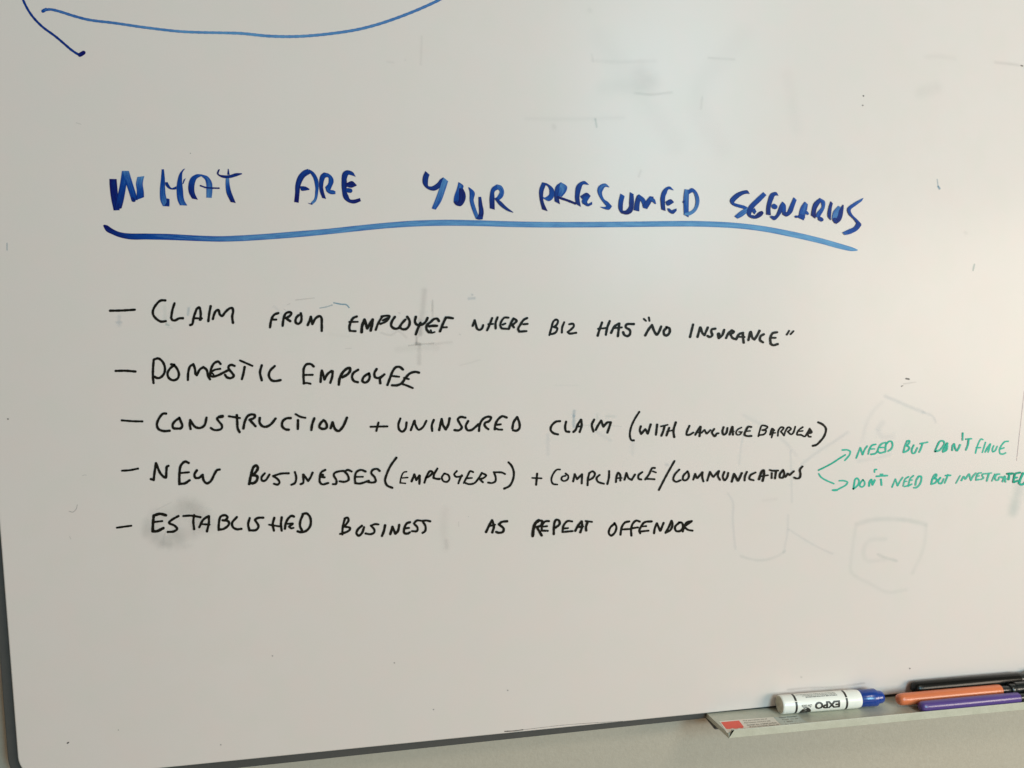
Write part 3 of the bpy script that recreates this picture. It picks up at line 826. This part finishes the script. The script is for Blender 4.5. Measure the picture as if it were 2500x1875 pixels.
# ---- third bullet
BW("dash before CONSTRUCTION", (TE, "250,165 400,176 515,178"), name="dash", w=26)
BW("the word CONSTRUCTION", (TE, """820,78 785,77 735,130 702,220 722,275 790,302 865,298; 990,135 935,175 905,220 912,262 965,270 1012,265 1028,230 1010,180 990,130;
1135,275 1125,220 1130,165 | 1130,160 1160,210 1200,252 1260,262 1312,230 1340,130; w28 1545,120 1500,125 1475,140 1500,180 1538,230 1535,268 1480,290 1430,285 1395,262; w40 1500,122 1545,112;
w27 1628,112 1770,135; 1730,98 1735,180 1742,270 1765,315; 1815,268 1830,190 1870,110 1920,88 1963,100 1955,130 1895,158 | 1895,158 1970,240;
2025,135 2022,190 2060,240 2107,247 2167,215 2228,142"""),
   (TF, """315,135 260,140 212,180 207,240 250,280 290,285; w26 380,85 440,118 505,132; 410,162 408,275; 620,138 592,220 582,288;
740,162 702,200 685,250 728,275 775,262 780,220 758,175; w34 830,265 855,192 | w32 855,190 870,240 895,285 930,302 985,250 1040,130"""))
BW("plus sign before UNINSURED", (TF, "1345,247 1560,242; 1445,192 1418,300"), name="plus_sign", w=26)
BW("the word UNINSURED", (TF, "1725,142 1700,220 1712,285 1750,310 1790,275 1805,192; w34 1860,290 1905,170 | w28 1910,170 1918,220 1960,285 2010,258 2060,170; 2155,160 2130,230 2135,300"),
   (TG, """w32 118,288 150,148 | 150,148 165,220 200,278 | 205,280 235,220 252,140; 455,130 390,122 358,150 380,200 408,260 370,293 315,290;
490,175 460,240 482,290 530,290 590,245 622,215; 630,300 640,220 680,150 740,118 785,127 760,175 712,195 700,215 720,255 750,278;
985,128 930,112 870,160 840,220 833,280; w26 860,222 910,216; w26 855,272 880,282 928,284; 1060,265 1075,190 1120,122 | 1122,125 1150,200 1148,270 1110,298 1068,292"""), w=30)
BW("the word CLAIM in the third line", (TG, """1672,175 1620,182 1560,240 1552,290 1590,330 1645,345; 1750,182 1738,250 1750,305 1790,312; 1845,313 1870,290 1900,220 1940,158 | 1945,158 1950,230 1925,313; w24 1890,245 1950,240"""),
   (TH, "795,155 765,220 785,308; 815,288 850,220 885,170 | 885,170 912,242 | 915,245 965,192 1008,190 | 1008,192 990,250 965,322"), w=29)
BW("opening bracket before WITH", (TH, "1375,55 1310,160 1265,270 1255,370 1275,420 1305,422"), name="bracket", w=25)
BW("the word WITH", (TH, """1395,242 1382,290 1400,338 | 1400,340 1452,278 | 1455,280 1480,330 | 1485,335 1522,218; 1605,220 1590,350; w20 1655,242 1740,222; 1700,240 1685,300 1660,362;
1760,262 1725,360; 1845,190 1815,300 1825,378; w20 1735,307 1820,290"""), w=27)
BW("the word LANGUAGE", (TI, """335,235 300,320 300,350 335,350 385,322; 410,352 445,290 475,247 | 480,247 465,368; w18 430,322 480,315; w22 490,325 530,288 | 530,288 555,335 | 560,335 605,290;
655,275 625,320 640,350 660,370 688,335 710,330; 775,252 760,310 775,350 808,330 825,262; 852,348 885,247 | 890,247 895,350; w18 860,317 905,307;
1005,257 960,280 935,320 950,350 985,347 1008,315 | w18 975,313 1012,313; 1130,250 1095,245 1060,300 1045,350 1080,367 1132,365; w18 1070,305 1115,300"""), w=25)
BW("the word BARRIER", (TI, """1220,368 1240,290 1265,232 1310,235 1338,250 1305,283 1270,290 | 1270,290 1320,298 1298,340 1235,355; w24 1370,348 1400,272 1425,292 | 1415,285 1390,385; w20 1370,330 1440,325;
1470,362 1480,290 1515,252 1545,262 1510,308 | 1510,308 1540,348; 1550,358 1570,300 1608,252 1640,272 1600,310 | 1600,310 1640,345 1665,330 1695,247;
1790,252 1740,290 1717,348 1770,352 1815,372 1850,325 1880,272; w20 1750,305 1790,300; 1882,275 1908,318 1850,335 | 1850,337 1872,375 1895,375; w26 1865,310 1900,312"""), w=23)
BW("closing bracket after BARRIER", (TI, "1990,190 2050,220 2088,270 2070,360 2010,440 1965,480 1920,492"), name="bracket", w=28)
# ---- fourth bullet
BW("dash before NEW", (TE, "252,812 350,806 458,785"), name="dash", w=26)
BW("the word NEW", (TE, """625,920 660,930 | 660,930 675,810 690,715 | 690,715 750,850 800,898 815,900 | 820,900 825,800 830,760 850,750;
1110,712 1065,695 1010,745 992,850 990,985 | w32 990,980 1060,975 1122,935; w26 1010,842 1115,832; 1215,808 1185,860 1195,900 1240,905 1290,865 | 1290,865 1305,940 1345,975 1390,950 1445,850 1475,805 1508,797"""))
BW("the word BUSINESSES", (TE, "w34 1888,983 1912,870 1948,762 1982,745 2000,775 1965,840 1930,870 | 1930,870 1992,885 1985,940 1935,975 1895,965; 2090,845 2047,900 2055,940 2092,940 2150,862"),
   (TF, """290,845 190,850 90,882 | 90,882 150,922 172,962 150,990 100,980; 370,830 387,900 370,970 325,993; 445,985 475,970 475,862 | w27 482,862 540,945 | 540,945 570,900 597,838;
760,802 710,832 690,900 692,960 722,987 800,970; w32 720,865 730,868; w26 715,895 752,897; 1000,815 940,820 878,845 870,870 905,940 898,982 860,985;
1100,822 1050,802 1015,820; 1000,815 1050,870 1060,930 1010,955 945,948; 1278,822 1220,802 1162,830 1142,900 1147,972 | 1147,972 1200,978 1320,942; w22 1160,892 1245,890;
1460,815 1430,790 1372,802 1352,840 1398,900 1408,950 1370,965 1305,955"""), w=27)
BW("opening bracket before EMPLOYERS", (TF, "1675,645 1600,750 1550,860 1530,940 1555,1000 1622,1032"), name="bracket", w=28)
BW("the word EMPLOYERS", (TF, """w20 1805,825 1770,832 1737,890 1722,968 | 1722,968 1790,975; w20 1752,905 1820,900; w30 1870,948 1905,862 | 1905,862 1930,930 | 1930,930 1970,875 | 1975,878 1970,980;
w28 2035,965 2065,880 2110,817 2140,830 2095,885 2055,902"""),
   (TG, """w34 95,785 52,860 45,900 | w28 45,905 85,917 122,918; 182,850 152,900 172,945 218,955 250,920 237,870 190,848; 345,817 312,860 332,888 370,890 412,880 | 410,870 377,940 365,975;
555,830 520,817 482,880 435,970; w22 480,910 540,905; 460,972 500,985 570,972 630,902 668,840; 665,842 722,872 690,905 640,920 | 640,922 680,960; 965,855 930,837 822,832 | 822,832 845,900 840,948 800,970 748,965"""), w=25)
BW("closing bracket after EMPLOYERS", (TG, "1010,705 1050,750 1078,840 1062,940 1020,1010 955,1042"), name="bracket", w=28)
BW("plus sign before COMPLIANCE", (TG, "w22 1315,905 1435,910; 1378,850 1365,993"), name="plus_sign", w=27)
BW("the word COMPLIANCE", (TH, """w22 355,797 320,797 270,850 245,930 265,980 320,990; w22 428,848 462,880 455,922 405,945 375,925 385,890 425,878; 525,950 545,857 | 545,857 575,920 | 575,922 638,857 | 640,857 635,975;
w30 710,998 715,920 730,852 | w25 730,845 775,820 805,850 782,900 732,932; 865,867 827,905 840,950 920,980; 988,817 985,900 965,983; 1075,958 1085,880 1105,837 1130,870 1132,938; w20 1085,907 1150,905;
1185,928 1210,842 | 1210,842 1240,910 1278,930 | 1278,930 1320,862; 1415,830 1367,870 1367,915 1400,925; w20 1575,777 1545,777 1500,860 1452,925 | w24 1460,915 1570,922; w20 1550,820 1590,835"""), w=25)
BW("slash between COMPLIANCE and COMMUNICATIONS", (TH, "1828,687 1720,880 1627,1060"), name="punctuation", w=25)
BW("the word COMMUNICATIONS", (TI, """205,797 142,870 130,930 165,955 220,935; 310,822 257,880 255,930 290,935 325,900 325,850 312,820; 385,928 410,852 | 410,852 430,905 | 440,908 500,832 | 505,832 500,890 515,950;
565,940 600,827 | 600,827 635,888 | 645,892 710,817 | 715,817 702,880 728,930; 785,827 765,890 788,935 820,900 835,840; w27 880,953 910,852 | 915,857 955,940 | 965,940 1010,842;
1075,827 1050,885 1045,938; 1185,835 1120,872 1107,915 1160,935; w28 1230,922 1265,825 1290,805 1292,880 1277,943; w20 1240,887 1345,870; w24 1370,803 1400,812 1475,810; w22 1395,842 1393,908; w24 1450,820 1437,912;
1540,802 1500,860 1500,900 1538,900 1555,850 1542,805; 1570,893 1600,850 | 1600,850 1625,868 | 1625,868 1678,820; 1790,757 1757,800 1765,860 1750,905 1712,912 1685,900"""), w=24)
# ---- fifth bullet
BW("dash before ESTABLISHED", (TE, "187,1545 280,1532 372,1520"), name="dash", w=26)
BW("the word ESTABLISHED", (TE, """818,1385 740,1367 665,1388 | w36 660,1390 652,1480 647,1585 | 647,1590 700,1590 785,1550; w26 665,1472 770,1460; 978,1395 885,1450 857,1480 930,1520 962,1560 920,1592 842,1600;
w28 1042,1395 1140,1390 1262,1410; 1180,1385 1170,1460 1180,1562; 1247,1538 1300,1440 1362,1398 | 1370,1398 1370,1480 1345,1592; w25 1290,1500 1380,1505;
1495,1575 1500,1480 1522,1402 1580,1385 1610,1408 1580,1448 1545,1450 | 1550,1450 1622,1465 1628,1500 1560,1560 1497,1570; 1730,1408 1667,1490 1682,1540 1730,1565 1788,1560;
1895,1422 1875,1500 1890,1575 | 1890,1580 1980,1572 2008,1530 1965,1448 | 1965,1438 2000,1420 2070,1416"""),
   (TF, """105,1418 85,1500 100,1583; 200,1412 190,1500 200,1583; w25 38,1507 165,1527; 358,1402 330,1392 290,1420 252,1490 242,1558; w26 275,1495 342,1492; w26 340,1500 295,1530 | 295,1530 320,1552 352,1547;
470,1385 440,1460 437,1530 462,1580; 470,1368 520,1362 560,1400 575,1480 558,1540 510,1588 450,1603 405,1592"""), w=30)
BW("the word BUSINESS", (TJ, """w34 400,392 407,290 432,195 | w28 430,190 468,177 480,210 452,260 420,292 | 420,292 500,312 490,340 430,372 372,387;
w30 652,282 600,330 582,380 610,410 650,380 680,302; 865,265 820,262 768,282 | 768,282 810,330 812,365 770,390 700,382; w31 950,278 935,350 910,413; w31 1017,390 1045,297 | 1045,297 1082,382 | 1085,385 1115,350 1132,272;
w30 1270,237 1230,252 1197,320 1197,375 1245,382 1268,367; w26 1215,315 1258,310; 1408,217 1360,215 1322,250 | 1322,255 1368,310 1360,350 1297,352; 1530,225 1480,215 1430,220 | 1430,222 1470,290 1465,350 1432,375"""), w=27)
BW("the word AS", (TG, "722,1600 760,1520 798,1450 | 800,1450 822,1530 802,1605; w24 752,1527 838,1507; 992,1462 922,1472 887,1502 | 887,1502 948,1560 938,1598 880,1610 852,1600"), w=30)
BW("the word REPEAT", (TK, """w32 225,348 232,280 255,210 290,180; w26 290,180 328,188 318,230 275,252 | 270,252 322,342; 400,187 362,190 328,230 322,288 | w22 322,290 388,292; w20 335,247 380,242;
453,328 455,250 465,192 482,172 510,182 515,220 472,257; 650,190 602,187 557,240 548,300 | w22 548,305 655,295; w20 562,267 608,262; 685,293 720,230 753,190 | 755,190 760,240 740,308; w22 705,252 770,245; w20 800,187 865,195; 818,197 802,250 803,288"""), w=24)
BW("the word OFFENDOR", (TK, """1110,212 1060,260 1047,320 1070,343 1108,315 1128,250 1108,210; 1268,190 1222,202 1187,250 1172,333; w22 1190,277 1280,272; 1380,192 1342,182 1302,220 1287,280 1290,342; w22 1290,265 1360,255;
1510,190 1432,200 1392,250 1375,295 1385,318; w20 1400,245 1450,241; w22 1385,300 1475,290; 1535,317 1542,270 1565,212 | 1567,212 1600,290 | 1605,290 1638,207; 1660,313 1695,250 1722,185 | 1725,185 1735,220 1710,285 1662,308;
1808,203 1762,250 1772,292 1818,293 1848,250 1835,205 1805,202; 1845,298 1862,250 1885,205 1942,187; w22 1862,250 1900,280 1950,290; w20 1940,192 1880,235"""), w=24)

# ---- green notes
GW("upper green arrow pointing to NEED", (TL, "305,1010 420,955 560,880 700,790 820,715; d.5 765,622 860,620 915,650 905,710 860,770 812,822"), name="arrow", w=33)
GW("lower green arrow pointing to DON'T", (TL, "310,1080 350,1140 450,1205 600,1270; d.5 705,1215 800,1215 865,1245 840,1290 740,1350 650,1390 575,1395; w42 600,1398 660,1393"), name="arrow", w=31, d=(0.6, 0.45))
GW("green word NEED in the upper note", (TL, """1035,775 1075,670 1112,580 | 1115,580 1152,705 | 1155,710 1200,610 1245,547; 1410,512 1340,532 1292,600 1267,698; w30 1310,602 1385,600; 1322,705 1400,690 1440,650 1470,570 1530,498 1600,478;
w28 1480,575 1580,570; w34 1450,655 1500,678 1590,657; 1612,490 1600,570 1600,655; 1620,500 1660,460 1710,455 1735,520 1710,600 1652,642"""), w=33, d=(0.65, 0.4))
GW("green word BUT in the upper note", (TL, "w40 1945,665 1970,560 2010,465 | w34 2010,450 2060,445 2058,480 2012,540 | 2012,540 2060,575 2030,630 1952,668"),
   (TM, "90,528 52,620 62,680 100,685 160,582; w30 215,500 290,485 358,470; 258,502 225,600 195,662"), w=33, d=(0.6, 0.45))
GW("green word DON'T in the upper note", (TM, """500,650 540,550 600,452 660,450 680,490 650,560 580,630 505,652; w44 735,495 690,580 655,645; w30 655,660 720,625 742,540; w40 832,625 842,540 865,510 | w34 870,505 895,600 920,635 960,580 985,522;
w30 1035,297 1032,428; w30 1098,412 1200,405; 1150,420 1135,520 1100,618"""), w=33, d=(0.7, 0.45))
GW("green word HAVE in the upper note", (TM, """1277,680 1300,590 1340,480 1385,412 1420,420; w30 1292,580 1378,575; 1470,475 1445,560 1410,668; w36 1465,660 1520,560 1562,508 | 1565,508 1545,580 1522,660; w26 1500,592 1550,590;
1630,542 1605,600 1612,655 1650,640 1698,553; 1910,455 1850,460 1782,530 1742,620 1752,688 1800,700 1862,677; w30 1760,602 1828,580"""), w=32, d=(0.55, 0.4))
GW("green word DON'T in the lower note", (TL, """w36 975,1370 992,1280 1015,1185 1050,1168 1085,1210 1070,1290 1020,1340 978,1372; 1160,1197 1120,1250 1102,1310 1140,1335 1190,1300 1192,1235 1165,1200; w44 1280,1312 1292,1235 1320,1195 | 1325,1195 1345,1285 | 1345,1290 1388,1207;
1425,997 1392,997 1385,1048; w34 1425,1130 1530,1120 1632,1115; w26 1500,1090 1545,1088; w38 1510,1190 1515,1240 1520,1295"""), w=32, d=(0.6, 0.45))
GW("green word NEED in the lower note", (TL, """1725,1335 1760,1250 1790,1185 | 1790,1185 1828,1305 | 1832,1310 1880,1220 1928,1152; w30 2045,1137 1980,1180 1937,1315; w26 1972,1230 2010,1225; w28 1962,1328 2040,1308; w30 2138,1117 2080,1170 2042,1288; w26 2070,1207 2115,1200; w34 2032,1315 2105,1280"""),
   (TM, "w36 185,1130 140,1200 122,1295; w34 185,1127 230,1132 235,1200 200,1290 140,1345 92,1350"), w=32, d=(0.55, 0.35))
GW("green word BUT in the lower note", (TM, "w36 425,1278 450,1180 490,1105 525,1090 528,1120 490,1170 | 490,1170 538,1190 510,1250 432,1280; 605,1157 567,1210 577,1262 620,1265 668,1182; w32 702,1115 800,1110; w30 750,1098 720,1180 687,1258"), w=34, d=(0.6, 0.45))
GW("green word INVESTIGATED running off the right edge", (TM, """w26 985,1117 940,1200 905,1262; w32 1010,1210 1050,1135 | 1058,1135 1085,1182 | 1088,1182 1150,1092; 1160,1085 1190,1200 | 1192,1205 1240,1120 1292,1067; w30 1392,1062 1340,1072 1302,1130 1292,1198 | 1292,1200 1358,1190; w24 1312,1132 1358,1120;
w28 1478,1077 1422,1090 1412,1120 1440,1158 1392,1190; w27 1475,1080 1588,1065; w34 1540,1080 1500,1218; w28 1658,1087 1600,1218; w30 1748,1087 1700,1090 1662,1150 1672,1198 1720,1200 1742,1150 1800,1140; w34 1805,1230 1842,1142 | 1850,1132 1860,1235; w26 1780,1152 1885,1180;
d.95 w44 1895,1082 2000,1075; d.7 w38 1935,1095 1920,1190; d.85 w38 2140,1057 2050,1082 2022,1170 2012,1240 | 2015,1242 2105,1215; d.7 w34 2032,1160 2085,1152; d.7 w40 2195,1075 2150,1180 2122,1258 | 2122,1260 2165,1290 2225,1262 2268,1180 2250,1090 2195,1068"""), w=32, d=(0.5, 0.35))

# ------------------------------------------------------------------ traces of older, wiped-off writing and dirt
def mark(tile, txt, w, a, mat=M_GREY, name="smudge", label=None):
    a2 = a * (0.55 if mat is not M_SPECK else 0.8)
    if mat is M_BLUEF and name != "faint_line": a2 *= 1.5
    if name == "faint_line" and mat is not M_PINK: w *= 1.9; a2 *= 0.62; mat = M_BLUEF if mat is M_GREY else mat; txt = re.sub(r"w([0-9.]+)", lambda q: "w%.1f" % (float(q.group(1)) * 1.7), txt)
    elif tile is R7 and w < 20 and mat is M_GREY: w *= 2.3; a2 *= 0.42
    elif tile is TB and mat is M_GREY: w *= 1.35; a2 *= 0.85
    ink = Ink(); Ink.layer = random.randint(0, 6)
    parse(ink, tile, txt, w, (a2, a2))
    for k in range(len(ink.v)): ink.v[k].y += 0.00009
    o = ink.build(name, mat, None, label); local(board, o)
    return o
G = "faint_line"
mark(R6, "1050,300 1110,325 1200,365 1290,400; w16 1285,398 1345,425 1365,460", 20, .26, M_BLUEF, G, "wiped-off blue line right of the brackets")
mark(R6, "1030,335 970,400 930,480 905,580", 22, .12, M_GREY, G)
mark(R6, "1035,465 1005,510 1030,548 1095,552", 30, .16, M_GREY, G)
mark(R6, "880,705 980,690 1080,662", 22, .13, M_BLUEF, G)
mark(R6, "530,722 640,640 750,570 815,525", 18, .20, M_BLUEF, G)
mark(R6, "170,420 300,490 420,580 495,665", 22, .14, M_BLUEF, G)
mark(R6, "165,540 150,620 140,720", 14, .17, M_GREY, G); mark(R6, "460,640 465,800 468,960", 14, .17, M_GREY, G); mark(R6, "445,1040 440,1150 418,1270", 14, .17, M_GREY, G)
mark(R6, "70,905 100,960 100,1050 106,1150 116,1250", 15, .22, M_GREY, G)
mark(R6, "150,1295 200,1312 280,1322 380,1295 425,1265", 16, .20, M_TEAL, G)
mark(R6, "450,1130 560,1200 640,1245 720,1280", 13, .20, M_GREY, G)
mark(R6, "870,1098 960,1072 1100,1066 1200,1075 1300,1098", 26, .24, M_TEAL, G, "wiped-off green box top")
mark(R6, "864,1125 848,1230 838,1395 870,1425 950,1465 1060,1520 1180,1505; 1305,1115 1290,1240 1220,1400", 22, .13, M_TEAL, G)
mark(R6, "1050,1190 950,1200 915,1260 930,1320 1040,1318", 26, .13, M_TEAL, G)
mark(R6, "1005,1285 1050,1305 1120,1325", 34, .18, M_TEAL)
mark(R6, "1915,270 1890,500 1868,700", 8, .75, M_PINK, G, "thin faded pink line near the right edge")
mark(R6, "1885,860 1870,930 1845,1020", 110, .22, M_TEAL, "smudge", "soft green smudge under INVESTIGATED")
mark(R6, "1180,190 1197,193; w8 1150,238 1160,234", 14, .75, M_SPECK, "speck")
mark(R6, "1165,222 1240,212", 16, .22)
mark(R6, "290,950 370,940", 34, .08)
for txt, w_, a in (("350,262 450,268 620,262", 12, .15), ("345,235 350,265", 8, .2), ("850,250 960,257", 8, .26), ("530,402 600,408 690,399", 9, .32), ("822,420 816,470", 8, .2),
                   ("557,738 548,762", 8, .35), ("60,512 200,515 480,508", 30, .06), ("1790,245 1850,243 1910,252", 16, .14), ("2090,270 2150,276 2212,284", 10, .35), ("560,310 600,360", 150, .10),
                   ("400,380 560,370", 130, .05), ("1770,400 1830,380", 90, .07), ("1000,150 800,420 900,640", 160, .035), ("380,160 700,620", 160, .035), ("1190,320 1230,560", 90, .035), ("1958,1005 1962,1008", 12, .25), ("335,44 337,46", 14, .2)):
    mark(R7, txt, w_, a)
mark(R7, "1518,414; 1515,455", 8, .8, M_SPECK, "speck"); mark(R7, "2200,283 2206,285", 8, .6, M_SPECK, "speck")
mark(R7, "360,515 366,548", 16, .26, M_TEAL); mark(R7, "180,546 183,550", 16, .26, M_GREY)
mark(R7, "1837,775 1841,805", 9, .42, M_BLUEF); mark(R7, "1842,806 1847,815", 15, .75, M_BLUEF, "smudge", "small blue blot right of the heading")
mark(R7, "1998,1142 1992,1168", 13, .55, M_TEAL)
mark(TA, "215,330 215,440", 80, .14, M_BLUEF); mark(TA, "w60 180,405 245,405", 50, .16, M_BLUEF); mark(TA, "800,200 812,400", 80, .12, M_TEAL); mark(TA, "822,432 850,440", 50, .42, M_TEAL); mark(TA, "840,470 900,485", 24, .15, M_TEAL)
mark(TA, "1110,225 1100,310", 60, .20, M_BLUEF)
mark(TB, "690,222 780,205 850,182", 24, .55, M_BLUEF); mark(TB, "870,155 960,172 1030,180 1065,215", 30, .75, M_BLUEF, "smudge", "smeared blue trace above EMPLOYEE")
mark(TB, "380,118 500,105 620,92", 18, .36); mark(TB, "270,178 305,165; 230,235 240,245", 16, .3)
mark(TB, "2035,0 2010,250 1975,560", 90, .22); mark(TB, "1975,380 1980,560", 70, .28); mark(TB, "1935,590 1930,680", 40, .50); mark(TB, "1935,680 1970,690", 60, .55); mark(TB, "1965,740 1965,930", 70, .22)
mark(TB, "1830,705 1960,690 2150,675", 26, .32); mark(TB, "1680,760 1900,730 2200,740", 100, .08); mark(TB, "2140,130 2140,330", 40, .16); mark(TB, "1480,540 1600,570 1700,520 1800,600", 40, .16)
mark(TB, "1020,745 1100,738", 14, .24); mark(TB, "1700,282 1720,288", 20, .3); mark(TB, "150,350 220,350; 100,200 230,330", 60, .07, M_BLUEF); mark(TB, "820,560 1050,590", 50, .05)
mark(TC, "30,130 25,260", 34, .15); mark(TC, "375,558 392,565", 22, .35); mark(TC, "0,690 280,660", 60, .12); mark(TC, "500,100 570,95; w50 540,50", 60, .18, M_BLUEF); mark(TC, "380,960 500,930 640,890", 40, .08)
mark(TC, "1600,1215 1900,1215", 40, .06, M_TEAL)
mark(TH, "538,45 532,110; 532,110 530,245", 66, .26, M_BLUEF, "smudge", "wiped-off blue stroke above CLAIM"); mark(TH, "830,90 835,140; 950,110 1050,115", 60, .16, M_TEAL); mark(TH, "660,230 900,225 1150,245", 30, .14, M_TEAL)
mark(TH, "200,350 200,600", 80, .07, M_BLUEF); mark(TH, "1290,460 1285,600; 800,300 1000,420", 80, .07, M_BLUEF); mark(TH, "1720,735 1735,737", 70, .14, M_BLUEF)
mark(R3, "745,655 785,665 820,635 835,585", 12, .75, M_GREY, "smudge", "small curved grey scratch left of ESTABLISHED"); mark(R3, "890,272 910,264 932,266", 9, .5); mark(R3, "752,930 765,955", 16, .35)
for txt, w_, a in (("1960,590 2080,610 2180,690", 280, .20), ("1700,720 2000,690 2250,800", 300, .13), ("1650,880 1760,960 1900,960", 300, .22), ("1900,860 2080,880 2160,820", 260, .12), ("1580,760 1560,900", 150, .10), ("1760,1010 1840,1020", 120, .12), ("2000,1040 2060,1030", 90, .06), ("1690,640 1850,560", 24, .10)):
    mark(R3, txt, w_, a, M_GREY, "smudge", "broad grey wiping smudge behind ESTABLISHED")
mark(TJ, "1720,80 1700,300 1740,560", 200, .07, M_PINK); mark(TJ, "1735,480 1740,560", 90, .10); mark(TJ, "1895,230 1897,290", 20, .2); mark(TJ, "2020,165", 16, .4)
mark(R9, "727,1392 740,1384", 18, .9, M_SPECK, "speck"); mark(R9, "1277,1249", 13, .7, M_SPECK, "speck")
for q in ("977,27", "1118,195", "1385,126", "352,322", "538,2"): mark(R8, q, 6, .55, M_SPECK, "speck")
mark(R8, "1375,274 1410,272 1440,268", 5, .85, M_SPECK, "speck"); mark(R8, "1440,268 1600,250 1800,237", 2.5, .5, M_SPECK, "speck")
mark(PX, "17,594 17,610", 5, .45, M_BLUEF); mark(PX, "19,1023", 5, .8, M_SPECK, "speck"); mark(PX, "464.5,374", 2.6, .8, M_SPECK, "speck"); mark(PX, "186,300 197,303", 4, .3); mark(PX, "300,292; 295,300", 5, .15)
mark(PX, "2221,1632", 4.5, .7, M_SPECK, "speck"); mark(PX, "1956,1653", 8, .3)
mark(T2, "1570,555 1620,562; 1730,540; 1880,330 1870,580", 40, .09)
mark(PX, "1923,1684 1965,1680 2050,1676 2110,1668", 9, .25)
